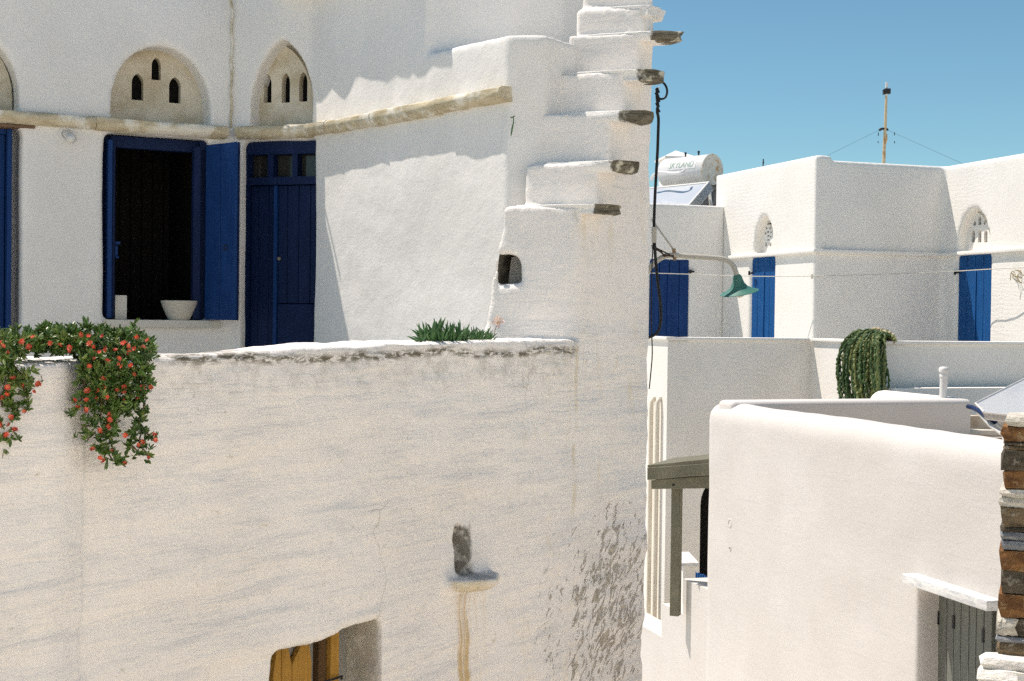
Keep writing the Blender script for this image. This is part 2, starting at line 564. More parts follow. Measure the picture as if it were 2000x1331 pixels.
def stained_plaster():
    k = M('stained_whitewash', 0.93, 0.12)
    sv = k.add(k.dot(k.pos, ET), -EO.dot(ET)); yv = k.add(k.dot(k.pos, EQ), -EO.dot(EQ))
    z = k.dot(k.pos, (0, 0, 1))
    v3 = k.vec(sv, yv, z)
    front = k.step(yv, 0.02, 0.10, 1.0, 0.0)
    col = k.mix(k.step(k.noise(v3, 0.9, 4, 0.6), 0.35, 0.7), (0.865, 0.825, 0.775), (0.815, 0.77, 0.715))
    # trowel streaks: their relief shade is painted in as blue-grey
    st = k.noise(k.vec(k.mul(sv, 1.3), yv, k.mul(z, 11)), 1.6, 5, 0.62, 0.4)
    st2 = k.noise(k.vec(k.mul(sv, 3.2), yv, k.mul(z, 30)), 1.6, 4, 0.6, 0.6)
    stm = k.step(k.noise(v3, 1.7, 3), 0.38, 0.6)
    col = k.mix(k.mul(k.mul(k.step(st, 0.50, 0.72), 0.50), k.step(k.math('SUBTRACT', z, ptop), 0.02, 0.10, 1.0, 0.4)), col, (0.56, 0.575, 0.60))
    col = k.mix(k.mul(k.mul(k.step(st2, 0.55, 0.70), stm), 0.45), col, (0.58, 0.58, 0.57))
    # fine speckle
    sp = k.noise(v3, 26, 4, 0.7)
    zone = k.step(k.noise(v3, 2.2, 3, 0.6), 0.44, 0.62)
    col = k.mix(k.mul(k.mul(k.step(sp, 0.60, 0.70), zone), k.mul(front, 0.45)), col, (0.36, 0.31, 0.21))
    big = k.noise(v3, 9, 5, 0.75, 0.5)
    col = k.mix(k.mul(k.step(big, 0.63, 0.72), k.mul(front, 0.6)), col, (0.42, 0.36, 0.23))
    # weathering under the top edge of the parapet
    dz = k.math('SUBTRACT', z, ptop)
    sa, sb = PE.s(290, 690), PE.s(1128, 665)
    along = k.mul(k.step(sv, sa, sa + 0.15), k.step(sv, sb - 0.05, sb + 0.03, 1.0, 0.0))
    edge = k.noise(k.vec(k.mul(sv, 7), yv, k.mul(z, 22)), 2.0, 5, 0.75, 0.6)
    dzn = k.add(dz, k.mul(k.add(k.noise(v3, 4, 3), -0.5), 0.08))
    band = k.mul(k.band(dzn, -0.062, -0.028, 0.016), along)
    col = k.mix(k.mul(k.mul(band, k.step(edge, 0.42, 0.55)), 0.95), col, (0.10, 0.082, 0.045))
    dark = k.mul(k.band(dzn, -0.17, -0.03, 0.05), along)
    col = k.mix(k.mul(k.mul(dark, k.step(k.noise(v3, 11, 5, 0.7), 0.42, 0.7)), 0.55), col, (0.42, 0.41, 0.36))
    # yellow water runs
    svw = k.add(sv, k.mul(k.add(k.noise(k.vec(k.mul(sv, 2), 0.0, k.mul(z, 2.2)), 1.6, 4, 0.6), -0.5), 0.16))
    run = k.noise(k.vec(k.mul(svw, 8), k.mul(yv, 2), k.mul(z, 0.9)), 1.7, 5, 0.7)
    zr = k.mul(k.step(sv, PE.s(800, 900), PE.s(1080, 900)), front)
    col = k.mix(k.mul(k.mul(k.mul(k.step(run, 0.52, 0.70), zr), k.step(k.noise(v3, 3.1, 4, 0.65), 0.36, 0.62)), 0.42), col, (0.68, 0.53, 0.29))
    # hairline cracks
    vo = k.t.nodes.new('ShaderNodeTexVoronoi'); vo.feature = 'DISTANCE_TO_EDGE'; vo.inputs['Scale'].default_value = 1.35
    wn_ = k.t.nodes.new('ShaderNodeTexNoise'); wn_.inputs['Scale'].default_value = 5.0; wn_.inputs['Detail'].default_value = 5
    k.L(v3, wn_.inputs['Vector'])
    vm = k.t.nodes.new('ShaderNodeVectorMath'); vm.operation = 'MULTIPLY_ADD'
    k.L(wn_.outputs['Color'], vm.inputs[0]); vm.inputs[1].default_value = (0.22, 0.22, 0.22); k.L(v3, vm.inputs[2])
    k.L(vm.outputs[0], vo.inputs['Vector'])
    crk = k.mul(k.step(vo.outputs['Distance'], 0.002, 0.007, 1.0, 0.0), k.step(k.noise(v3, 1.9, 3), 0.56, 0.66))
    col = k.mix(k.mul(crk, k.mul(front, 0.38)), col, (0.36, 0.32, 0.25))
    # crease by the stair
    c0 = PE.s(1124, 760)
    crease = k.mul(k.band(sv, c0 - 0.016, c0 + 0.012, 0.014), k.band(z, PE.z(1124, 1000), PE.z(1124, 668), 0.1))
    col = k.mix(k.mul(k.mul(crease, k.step(k.noise(v3, 9, 4), 0.35, 0.6)), 0.5), col, (0.62, 0.50, 0.28))
    # rust below the drain lip
    r0, r1 = PE.s(892, 1240), PE.s(914, 1240)
    wav = k.add(k.mul(k.add(k.noise(k.vec(0.0, 0.0, k.mul(z, 3)), 1.5, 3), -0.5), 0.02), k.mul(k.add(k.noise(v3, 30, 4, 0.7), -0.5), 0.025))
    sr = k.add(sv, wav)
    rust = k.mul(k.band(sr, r0, r1, 0.018), k.step(z, lc[1] - 0.03, lc[1] - 0.01, 1.0, 0.0))
    streak = k.noise(k.vec(k.mul(sv, 40), 0.0, k.mul(z, 1.4)), 1.0, 4, 0.6)
    col = k.mix(k.mul(rust, k.step(streak, 0.36, 0.60, 0.15, 0.85)), col, (0.52, 0.34, 0.12))
    halo = k.mul(k.band(sr, r0 - 0.03, r1 + 0.14, 0.05), k.step(z, lc[1] - 0.05, lc[1] - 0.02, 1.0, 0.0))
    col = k.mix(k.mul(halo, k.step(streak, 0.45, 0.7, 0.0, 0.4)), col, (0.68, 0.55, 0.30))
    # grime in the drain channel
    chn = k.mul(k.add(k.noise(v3, 16, 4, 0.7), -0.5), 0.05)
    ch = k.mul(k.band(k.add(sv, chn), cs0 - 0.008, cs1 - 0.004, 0.016), k.band(k.add(z, chn), lc[1] + 0.004, hz + 0.012, 0.012))
    col = k.mix(k.mul(ch, k.step(k.noise(v3, 30, 4), 0.3, 0.55, 0.45, 0.9)), col, (0.12, 0.11, 0.085))
    # stained front of the drain lip; shade on its top painted grey
    lp_ = k.mul(k.band(sv, ls0 - 0.02, ls1 + 0.02, 0.01), k.step(yv, -0.05, -0.02, 1.0, 0.0))
    fr_ = k.mul(lp_, k.band(z, lc[1] - 0.09, lc[1] + 0.002, 0.006))
    col = k.mix(k.mul(fr_, k.step(k.noise(v3, 14, 4, 0.7), 0.3, 0.65, 0.2, 0.75)), col, (0.62, 0.51, 0.30))
    tp_ = k.mul(k.step(yv, -0.035, 0.0, 1.0, 0.0), k.mul(k.band(sv, ls0 - 0.02, ls1 + 0.02, 0.01), k.band(z, lc[1] + 0.004, lc[1] + 0.05, 0.004)))
    col = k.mix(k.mul(tp_, 0.65), col, (0.40, 0.42, 0.44))
    # flaking dark patches low on the right
    ms, mz = PE.s(1195, 1190), PE.z(1195, 1190)
    e1 = k.math('DIVIDE', k.add(sv, -ms), (PE.s(1270, 1190) - ms) * 1.75); e2 = k.math('DIVIDE', k.add(z, -mz), 0.60)
    rr = k.math('SQRT', k.add(k.mul(e1, e1), k.mul(e2, e2)))
    fz = k.step(rr, 0.25, 1.15, 1.0, 0.0)
    fl_ = k.noise(k.vec(k.mul(sv, 0.85), yv, k.add(k.mul(z, 1.0), k.mul(sv, -0.7))), 19, 6, 0.68, 1.0)
    fl2 = k.noise(k.vec(k.mul(sv, 1.2), yv, k.add(k.mul(z, 0.8), k.mul(sv, 0.5))), 4.5, 3, 0.6, 0.5)
    thr = k.add(k.add(fl_, k.mul(fz, 0.13)), k.mul(k.add(fl2, -0.5), 0.28))
    flk = k.mul(k.step(thr, 0.645, 0.675), k.step(fz, 0.02, 0.15))
    col = k.mix(k.mul(flk, 0.75), col, k.mix(k.step(k.noise(v3, 34, 4), 0.35, 0.65), (0.20, 0.165, 0.105), (0.44, 0.39, 0.30)))
    col = k.mix(k.mul(k.mul(fz, k.step(k.noise(v3, 5, 4), 0.4, 0.7)), 0.3), col, (0.45, 0.44, 0.40))
    # weathered jamb of the lower doorway
    jm = k.mul(k.step(yv, 0.03, 0.06), k.mul(k.step(z, PE.z(650, 1200), PE.z(650, 1205), 0.0, 1.0), k.band(sv, lo[0][0] - 0.1, lo[-1][0] + 0.06, 0.02)))
    jm = k.mul(k.step(yv, 0.012, 0.04), k.mul(k.step(z, lo[-1][1] + 0.02, lo[-1][1] + 0.05, 1.0, 0.0), k.band(sv, lo[0][0] - 0.1, lo[-1][0] + 0.06, 0.02)))
    col = k.mix(k.mul(jm, k.step(k.noise(v3, 12, 5, 0.7), 0.3, 0.6, 0.45, 0.8)), col, (0.42, 0.39, 0.31))
    k.col(col)
    h = k.add(k.add(k.mul(st, 1.3), k.mul(k.mul(st2, stm), 0.7)), k.mul(flk, -0.8))
    up_ = k.mul(k.step(k.math('SUBTRACT', z, ptop), 0.02, 0.10, 1.0, 0.25), 1.0)
    h = k.add(k.mul(h, up_), k.add(k.mul(k.noise(v3, 30, 4, 0.65), 0.55), k.mul(k.noise(v3, 110, 3, 0.6), 0.25)))
    k.bump(h, 0.75, 0.013)
    return k.m
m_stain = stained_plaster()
ks = M('shaded_niche_stone', 0.95, 0.08)
ks.col(ks.mix(ks.step(ks.noise(ks.pos, 14, 5, 0.7), 0.35, 0.68), (0.05, 0.046, 0.036), (0.15, 0.14, 0.11)))  # dark lining colour stands in for the shade inside the niche
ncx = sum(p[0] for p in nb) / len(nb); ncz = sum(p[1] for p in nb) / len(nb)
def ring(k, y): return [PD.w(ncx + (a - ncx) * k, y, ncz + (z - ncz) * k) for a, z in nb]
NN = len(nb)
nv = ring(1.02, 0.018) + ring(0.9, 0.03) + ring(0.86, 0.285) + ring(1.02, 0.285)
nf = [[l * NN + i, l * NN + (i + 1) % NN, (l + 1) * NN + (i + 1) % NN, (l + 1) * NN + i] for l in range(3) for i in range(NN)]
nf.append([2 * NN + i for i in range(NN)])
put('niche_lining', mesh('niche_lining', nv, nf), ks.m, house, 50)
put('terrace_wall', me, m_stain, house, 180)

# ---- stone step slabs
def slab_mat():
    k = M('step_stone', 0.9, 0.2)
    yv = k.add(k.dot(k.pos, EQ), -EO.dot(EQ))
    n = k.noise(k.scale(k.pos, (4, 4, 30)), 3, 5, 0.7)
    stone = k.mix(k.step(n, 0.35, 0.65), (0.19, 0.17, 0.125), (0.08, 0.072, 0.052))
    stone = k.mix(k.step(k.noise(k.pos, 16, 4), 0.56, 0.68), stone, (0.55, 0.52, 0.42))
    m_ = k.step(k.add(yv, k.mul(k.add(k.noise(k.pos, 14, 4), -0.5), 0.16)), -0.075, -0.05)
    k.col(k.mix(m_, stone, (0.79, 0.77, 0.73)))
    k.bump(n, 0.6, 0.012); return k.m
m_slab = slab_mat()
tips = [0.155, 0.185, 0.17, 0.165, 0.175, 0.03]
tips = [0.15, 0.17, 0.18, 0.17, 0.19, 0.03]
for i in range(6):
    s0 = stair_sz[i][0] - 0.012
    s1 = (stair_sz[i + 1][0] if i < 6 else s_end) + 0.05
    s1 = max(s1, s0 + 0.21)
    z1 = stair_sz[i][1] + 0.010
    tp = tips[i]
    rr = random.Random(i * 5 + 2)
    out = [(s0 + 0.05, SW + 0.01), (s0 + 0.03, 0.2), (s0 + 0.014, 0.03), (s0 + 0.006, -tp * 0.55), (s0 + 0.03 + rr.random() * 0.03, -tp * 0.85),
           (s0 + 0.08 + rr.random() * 0.03, -tp), (s0 + 0.14, -tp * 0.8), (s1 - 0.01, -tp * 0.45), (s1, 0.02), (s1 + 0.1, SW + 0.01)]
    th = 0.046 + rr.random() * 0.014
    vs, fs = [], []
    for lay, dz in enumerate((0.0, -th * 0.5, -th)):
        for j, (a, y) in enumerate(out):
            jx = (rr.random() - 0.5) * 0.026 if 2 <= j <= 7 else 0
            sh = 0.0 if lay == 0 else (0.006 * lay if y < 0 else 0)
            vs.append(PE.w(a + jx + SKEW * y, y + sh + (rr.random() - 0.5) * 0.014 * (y < 0), z1 + dz + (rr.random() - 0.5) * 0.006))
    n = len(out)
    for lay in range(2):
        for j in range(n):
            q = (j + 1) % n
            fs.append([lay * n + j, lay * n + q, (lay + 1) * n + q, (lay + 1) * n + j])
    fs += [list(range(n)), list(range(2 * n, 3 * n))]
    part('step_slab', (vs, fs), m_slab, house, 0.004, 1)

# ---- cornice stones, eave
def cornice_mat():
    k = M('cornice_stone', 0.9, 0.15)
    n = k.noise(k.scale(k.pos, (5, 5, 18)), 2, 5, 0.7)
    up_ = k.noise(k.pos, 5, 4, 0.6)
    c = k.mix(k.step(n, 0.35, 0.68), (0.60, 0.53, 0.38), (0.44, 0.37, 0.24))
    c = k.mix(k.step(up_, 0.48, 0.62), c, (0.74, 0.70, 0.60))
    k.col(c); k.bump(n, 0.5, 0.01); return k.m
m_corn = cornice_mat()
def cornice(P, s0, s1, out, z0=CORN0, z1=CORN1, in_=0.05, seed=0, slope=0.0):
    rr = random.Random(seed + int(s0 * 100))
    n = max(3, int((s1 - s0) / 0.07))
    vs, fs = [], []
    sec = [(in_, z0), (-out * 0.45, z0 + 0.002), (-out * 0.92, z0 + (z1 - z0) * 0.35), (-out, z0 + (z1 - z0) * 0.62), (-out * 0.93, z1 - 0.006), (-out * 0.7, z1), (in_, z1 + 0.004)]
    for i in range(n + 1):
        a = s0 + (s1 - s0) * i / n
        for y, z in sec:
            vs.append(P.w(a + (rr.random() - 0.5) * 0.006, y + (rr.random() - 0.5) * 0.007, z + (rr.random() - 0.5) * 0.005))
    m = len(sec)
    for i in range(n):
        for k in range(m):
            fs.append([i * m + k, i * m + (k + 1) % m, (i + 1) * m + (k + 1) % m, (i + 1) * m + k])
    fs += [list(range(m)), list(range(n * m, (n + 1) * m))]
    part('cornice_stone', (vs, fs), m_corn, house, 0, smooth=50)
cornice(PA, PA.s(-240), PA.s(184, 230) - 0.002, 0.075)
cornice(PA, PA.s(184, 230) + 0.002, PA.len - 0.045, 0.085, CORN0 - 0.004)
cornice(PB, 0.06, PB.s(612), 0.075, CORN0 - 0.003)
cc = [0.035, PC.s(648), PC.s(735), PC.s(862), PC.len + 0.01]
outs = [0.075, 0.068, 0.062, 0.072]
for i in range(4):
    cornice(PC, cc[i] + 0.002, cc[i + 1] - 0.002, outs[i], CORN0 + [0.004, -0.004, -0.008, 0.002][i], CORN1 + [0.0, -0.004, 0.002, 0.004][i], seed=i)
# roof eave over the wing (throws the shade on its upper wall)
ev = [PC.w(-0.45, -0.155, 0), PC.w(PC.s(818), -0.155, 0), PC.w(PC.s(818), 0.3, 0), PC.w(-0.45, 0.3, 0)]
me = mesh('roof_eave', *vprism(ev, ROOF - 0.05, ROOF + 0.03))
bm = bmesh.new(); bm.from_mesh(me)
bmesh.ops.subdivide_edges(bm, edges=bm.edges[:], cuts=30, use_grid_fill=True)
for v in bm.verts:
    v.co += (PC.q * nz(v.co, 7, 1) * 0.03 + Vector((0, 0, nz(v.co, 8, 4) * 0.012)))
bm.to_mesh(me); bm.free()
put('roof_eave', me, m_white, house)

# ---- arched panels (pierced slabs) above window and door
m_panel = (lambda k: (k.col(k.mix(k.step(k.noise(k.pos, 5, 5, 0.65), 0.35, 0.68), (0.66, 0.60, 0.48), (0.50, 0.43, 0.30))), k.bump(k.noise(k.pos, 30, 4, 0.6), 0.35, 0.01), k.m)[-1])(M('pierced_panel', 0.9, 0.15))
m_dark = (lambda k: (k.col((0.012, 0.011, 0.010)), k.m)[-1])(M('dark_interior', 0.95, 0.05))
def panel(P, outline, holes, y0, y1, seed=0, name='pierced_panel', mat=None, parent=None, bevel=0.004):
    me = solid(prism(P, outline, y0, y1), (), [prism(P, h, y0 - 0.1, y1 - 0.02) for h in holes])
    o = put(name, me, mat or m_panel, parent or house)
    return o
def slot(P, u0, u1, v0, v1, off, pointed=0.3):
    um = (u0 + u1) / 2
    return arch(P.s(u0, v1, off), P.s(u1, v1, off), P.z(um, v1, off), P.z(um, v0 + (v1 - v0) * 0.35, off), P.z(um, v0, off), 8, pointed)
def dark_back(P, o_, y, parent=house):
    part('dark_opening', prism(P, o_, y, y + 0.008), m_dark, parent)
oA = 0.17
outA = arch(PA.s(200, 200, oA) - 0.02, PA.s(404, 200, oA), CORN1 + 0.0, CORN1 + 0.10, PA.z(300, 84, oA), 16)
holesA = [slot(PA, 257, 280, 144, 196, oA), slot(PA, 296, 314, 113, 157, oA), slot(PA, 330, 353, 151, 202, oA)]
panel(PA, outA, holesA, oA, 0.247)
for h in holesA: dark_back(PA, h, 0.2245)
outA0 = arch(PA.s(-190, 200, oA), PA.s(24, 200, oA), CORN1, CORN1 + 0.10, PA.z(-80, 60, oA), 16)
panel(PA, outA0, [], oA, 0.247)
oB = 0.12
outB = arch(PB.s(498, 200, oB), PB.s(606, 200, oB) + 0.03, CORN1, CORN1 + 0.12, PB.z(548, 90, oB), 16, 0.35)
holesB = [slot(PB, 515, 530, 146, 201, oB), slot(PB, 550, 566, 143, 201, oB), slot(PB, 584, 600, 141, 199, oB)]
panel(PB, outB, holesB, oB, 0.198)
for h in holesB: dark_back(PB, h, 0.1745)

# ---- blue joinery
m_blue = paint('blue_paint', (0.006, 0.043, 0.165), (0.004, 0.028, 0.115), 0.6, 0.3)
m_blue_dk = paint('blue_paint_dark', (0.0035, 0.016, 0.068), (0.003, 0.012, 0.05), 0.65, 0.35)  # darker mix of the joinery blue
m_pane = (lambda k: (k.col((0.035, 0.033, 0.028)), k.m)[-1])(M('window_glass', 0.12, 0.5))
m_marble = (lambda k: (k.col(k.mix(k.step(k.noise(k.scale(k.pos, (3, 3, 14)), 2.2, 6, 0.7, 1.2), 0.42, 0.62), (0.74, 0.74, 0.72), (0.52, 0.53, 0.54))), k.bump(k.noise(k.pos, 40), 0.1, 0.004), k.m)[-1])(M('grey_marble', 0.5, 0.3))
m_sill = (lambda k: (k.col(k.mix(k.noise(k.pos, 12, 4), (0.66, 0.63, 0.56), (0.52, 0.49, 0.42))), k.bump(k.noise(k.pos, 40), 0.2, 0.004), k.m)[-1])(M('stone_sill', 0.85, 0.15))
m_iron = metal('dark_iron', (0.02, 0.02, 0.022), 0.6)

# window: frame (posts, head), folded left leaf, open right shutter
wt = CORN0 - 0.008
fr = join(box(PA, ws0 + 0.005, ws0 + 0.055, 0.13, 0.20, wz0 + 0.004, wt - 0.004), box(PA, ws1 - 0.05, ws1 - 0.004, 0.05, 0.20, wz0 + 0.004, wt - 0.004), box(PA, ws0 + 0.057, ws1 - 0.052, 0.10, 0.17, wt - 0.075, wt - 0.005))
win = part('window', fr, m_blue_dk, house)
# opened sash, edge-on, on the left
lx = PA.s(212, 450, 0.05)
part('open_sash', box(PA, lx - 0.012, lx + 0.016, 0.02, 0.125, wz0 + 0.01, wt - 0.04), m_blue, win, 0.003)
part('open_sash', box(PA, lx + 0.024, lx + 0.042, 0.06, 0.126, wz0 + 0.012, wt - 0.06), m_blue_dk, win, 0.003)
part('latch', join(box(PA, lx + 0.043, lx + 0.075, 0.06, 0.085, PA.z(235, 478, .06), PA.z(235, 472, .06)), box(PA, lx + 0.043, lx + 0.06, 0.06, 0.08, PA.z(235, 500, .06), PA.z(235, 480, .06)), box(PA, lx + 0.043, lx + 0.066, 0.055, 0.075, PA.z(235, 505, .06), PA.z(235, 501, .06))), m_blue, win, 0.002)
ki = M('room_dark_planks', 0.8, 0.1)
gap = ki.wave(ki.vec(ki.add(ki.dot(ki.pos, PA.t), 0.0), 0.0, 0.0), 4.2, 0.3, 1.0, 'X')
ki.col(ki.mix(ki.step(gap, 0.0, 0.12), (0.004, 0.004, 0.003), (0.016, 0.015, 0.012)))  # near-black planks: the unlit room's darkness is put into the colour
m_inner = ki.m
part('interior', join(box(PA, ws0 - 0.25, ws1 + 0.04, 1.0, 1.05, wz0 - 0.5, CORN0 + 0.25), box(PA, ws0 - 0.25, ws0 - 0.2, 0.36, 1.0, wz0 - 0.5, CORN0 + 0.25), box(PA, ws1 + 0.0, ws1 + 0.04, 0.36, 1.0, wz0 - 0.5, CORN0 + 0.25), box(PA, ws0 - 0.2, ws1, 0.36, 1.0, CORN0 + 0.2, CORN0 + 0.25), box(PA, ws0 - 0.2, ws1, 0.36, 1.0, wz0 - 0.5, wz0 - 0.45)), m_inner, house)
part('sill', box(PA, PA.s(201, 630), PA.s(428, 630), -0.045, 0.17, wz0 - 0.045, wz0 + 0.002), m_sill, house, 0.004, 2)
# shutter folded out to the right, two boards and a hinge stile
hx = ws1 - 0.03
sh_a = PA.w(hx, -0.006, 0)
sh_far = pt(459, 450, 8.72)
PS = Plane(sh_a, sh_far)
shz0, shz1 = wz0 + 0.006, PB.z(440, 288)
sh = part('shutter', box(PS, 0.0, PS.len, 0.022, 0.034, shz0, shz1), m_blue_dk, house)
nb_ = 2
for i in range(nb_):
    a0 = PS.len * i / nb_ + 0.003; a1 = PS.len * (i + 1) / nb_ - 0.001
    part('board', box(PS, a0, a1, 0.0, 0.021, shz0, shz1), m_blue, sh, 0.003)
rg = PS.hit(441, 484)
part('ring_handle', lathe_geo(PS.w(rg[0], -0.004, rg[1]), PS.q, [(0.014, 0), (0.019, 0.0), (0.019, 0.004), (0.014, 0.004)], 14, True), m_iron, sh)
# folded leaf standing between frame and shutter
lf = Plane(PA.w(ws1 - 0.055, 0.05, 0), sh_a)
part('folded_leaf', box(PA, ws1 - 0.10, ws1 - 0.055, 0.005, 0.055, wz0 + 0.006, wt - 0.05), m_blue_dk, house, 0.003)

# door
dz1 = CORN0 - 0.012
def DB(u): return PB.s(u, 480, 0.09)
dfr = join(box(PB, bs0 + 0.003, DB(488), 0.05, 0.15, -0.95, dz1), box(PB, DB(488) + 0.001, DB(640), 0.05, 0.15, PB.z(540, 303, .09), dz1), box(PB, DB(488) + 0.001, DB(640), 0.06, 0.15, PB.z(540, 362, .09), PB.z(540, 347, .09)), box(PB, DB(525), DB(536), 0.065, 0.15, PB.z(540, 347, .09), PB.z(540, 303, .09)), box(PB, DB(573), DB(583), 0.065, 0.15, PB.z(540, 347, .09), PB.z(540, 303, .09)))
door = part('door', dfr, m_blue_dk, house)
for a, b in ((488, 525), (536, 573), (583, 612)):
    part('pane', box(PB, DB(a) + 0.002, DB(b), 0.125, 0.13, PB.z(540, 347, .09) + 0.002, PB.z(540, 303, .09) - 0.002), m_pane, door)
zt_ = PB.z(540, 362, .09) - 0.004
edges = [489, 503, 524, 536]
for a, b in zip(edges[:-1], edges[1:]):
    part('board', box(PB, DB(a) + 0.001, DB(b) - 0.001, 0.095, 0.13, -0.95, zt_), m_blue_dk, door, 0.003)
part('meeting_stile', box(PB, DB(536) + 0.001, DB(543), 0.07, 0.13, -0.95, zt_), m_blue, door, 0.003)
zk = PB.z(575, 594, .09)
edges = [543.5, 561, 583, 606, 630]
for a, b in zip(edges[:-1], edges[1:]):
    part('board', box(PB, DB(a) + 0.001, DB(b) - 0.001, 0.09, 0.13, zk + 0.004, zt_), m_blue_dk, door, 0.003)
part('kick_board', box(PB, DB(543.5), DB(630), 0.085, 0.13, -0.95, zk), m_blue_dk, door, 0.003)
part('knob', lathe_geo(PB.w(DB(548), 0.09, PB.z(548, 506, .09)), -PB.q, [(0.006, 0), (0.006, 0.012), (0.012, 0.016), (0.012, 0.024), (0.004, 0.03)], 10), metal('old_brass', (0.25, 0.22, 0.17), 0.45), door)
part('back_board', box(PB, bs0, DB(640), 0.15, 0.155, -0.95, dz1), m_dark, house)

# left doorway: post, leaf
ld = join(box(PA, PA.s(-150), PA.s(9, 450, .12), 0.14, 0.2, -0.95, CORN0 - 0.05), box(PA, PA.s(12, 450, .1), PA.s(21, 450, .1), 0.07, 0.2, -0.95, CORN0 - 0.02), box(PA, PA.s(-150), PA.s(11, 450, .1), 0.10, 0.2, CORN0 - 0.048, CORN0 - 0.02))
part('left_door', ld, m_blue, house)
part('wooden_lintel', box(PA, PA.s(-120), PA.s(68, 245), -0.02, 0.1, CORN0 - 0.018, CORN0 - 0.003), metal('old_wood', (0.20, 0.12, 0.07), 0.8), house, 0.004)

# painted-over cable in the corner
pth = [PA.w(PA.len - 0.03, -0.012, ROOF + 0.0), PA.w(PA.len - 0.015, -0.02, ROOF - 0.09)]
for i in range(1, 14):
    z = ROOF - 0.09 - i * (ROOF - 0.09 - CORN1) / 13
    pth.append(PA.w(PA.len - 0.012 + 0.004 * math.sin(i * 1.9), -0.018 + 0.002 * math.cos(i * 2.3), z))
part('cable', tube_geo([PA.w(PA.len - 0.14, -0.015, ROOF + 0.02)] + pth, 0.0075, 7), m_corn, house, smooth=60)

# lower doorway: ochre boards behind the opening
m_ochre = paint('ochre_paint', (0.42, 0.235, 0.045), (0.30, 0.16, 0.03), 0.7, 0.3)
m_brown = paint('brown_wood', (0.11, 0.062, 0.025), (0.06, 0.034, 0.014), 0.8, 0.3)
dy = 0.17
ld_ = part('cellar_door', box(PE, PE.s(500, 1300), PE.s(655, 1300) + 0.3, dy + 0.06, dy + 0.07, GROUND, PE.z(600, 1200)), m_dark, house)
def EO_(u): return PE.s(u, 1300, dy)
def brd(u0, u1, v1, y0=dy, y1=dy + 0.03, mat=m_ochre, name='board', cutv=None):
    zt2 = PE.z((u0 + u1) / 2, v1, dy)
    part(name, box(PE, EO_(u0), EO_(u1), y0, y1, GROUND, zt2), mat, ld_, 0.002)
# boards cut saw-tooth; the dark wedges between stand in for triangular shadows
def tooth(u0, u1, vl, vr, vt, peak, name='board', mat=m_ochre):
    a0, a1, ap = EO_(u0), EO_(u1), EO_(peak)
    zl, zr, zt3 = PE.z(u0, vl, dy), PE.z(u1, vr, dy), PE.z(peak, vt, dy)
    part(name, prism(PE, [(a0, GROUND), (a1, GROUND), (a1, zr), (ap + 0.012, zt3), (ap - 0.012, zt3), (a0, zl)], dy, dy + 0.025), mat, ld_, 0.002)
tooth(534, 549.5, 1320, 1262, 1255, 546)
tooth(550.5, 570.5, 1262, 1300, 1250, 556)
tooth(571, 609, 1298, 1292, 1245, 598)
part('post', box(PE, EO_(622), EO_(638), dy - 0.0, dy + 0.05, GROUND, PE.z(630, 1220, dy)), m_brown, ld_, 0.002)
part('post', box(PE, EO_(638.5), EO_(655), dy - 0.02, dy + 0.05, GROUND, PE.z(630, 1200, dy)), m_ochre, ld_, 0.002)
part('hinge', tube_geo([PE.w(EO_(612), dy - 0.02, PE.z(630, 1329, dy)), PE.w(EO_(640), dy - 0.035, PE.z(630, 1327, dy)), PE.w(EO_(657), dy - 0.03, PE.z(640, 1324, dy)), PE.w(EO_(660), dy - 0.02, PE.z(640, 1331, dy))], 0.005, 6), m_iron, ld_)

# ------------------------------------------------------------------ far house across the terrace
far = thing('far_house', 'white two winged house with blue shutters and arched fanlights behind its terrace', 'house', (4.0, 20.0, GROUND))
q1412 = xy(1412, 21.58); q1590 = xy(1590, 19.0); q1840 = xy(1840, 19.66)
def vxpt(u, u0, z0, vx):
    return xy(u, z0 * (u0 - vx) / (u - vx))
q1240 = vxpt(1200, 1412, 21.58, 9000); q1395 = vxpt(1394, 1590, 19.0, 100)
q2100 = vxpt(2130, 1840, 19.66, 190)
L1 = Plane(q1395, q1590); S1 = Plane(q1590, q1840); L2 = Plane(q1840, q2100); S0 = Plane(q1240, q1412)
hw = S1.q * 5.0
HT = S1.z(1720, 318)
HC0, HC1 = L1.z(1520, 500), L1.z(1520, 493)
blk_main = vprism([q1395, q1590, q1840, q2100, q2100 + S1.t * 4, q1395 + S1.t * 8.5], GROUND, HT)
blk_l1 = vprism([q1395 - L1.q * 0.0, q1590, q1590 + L1.q * 0.22, q1395 + L1.q * 0.22], HT - 1.0, L1.z(1588, 304))
blk_s0 = vprism([q1240, q1412, q1412 + S0.q * 3.5 + S0.t * 0.5, q1240 + S0.q * 3.5], GROUND, S0.z(1350, 400))
fc = []
def fdoor(P, u0, u1, v1, depth):
    return box(P, P.s(u0, 580), P.s(u1, 580), -0.3, depth, GROUND + 1, P.z((u0 + u1) / 2, v1))
fc0 = [fdoor(S0, 1268, 1346, 507, 0.05)]
REC = 0.075
a1 = L1.s(1464, 580), L1.s(1510.5, 580)
a2 = L2.s(1867, 590), L2.s(1933, 590)
fcm = [box(L1, *a1, -0.3, REC, GROUND + 1, HC0 + 0.01), box(L2, *a2, -0.3, REC, GROUND + 1, HC0 + 0.01)]
arc1 = arch(L1.s(1473, 480), L1.s(1509, 480), HC1 - 0.005, HC1 + 0.12, L1.z(1494, 422), 14, 0.1)
arc2 = arch(L2.s(1871, 480), L2.s(1931, 480), HC1 - 0.005, HC1 + 0.12, L2.z(1906, 407), 14, 0.1)
fcm += [prism(L1, arc1, -0.3, 0.2), prism(L2, arc2, -0.3, 0.2)]
def finish_flat(me, name, mat, parent, ang=35):
    return put(name, me, mat, parent, ang)
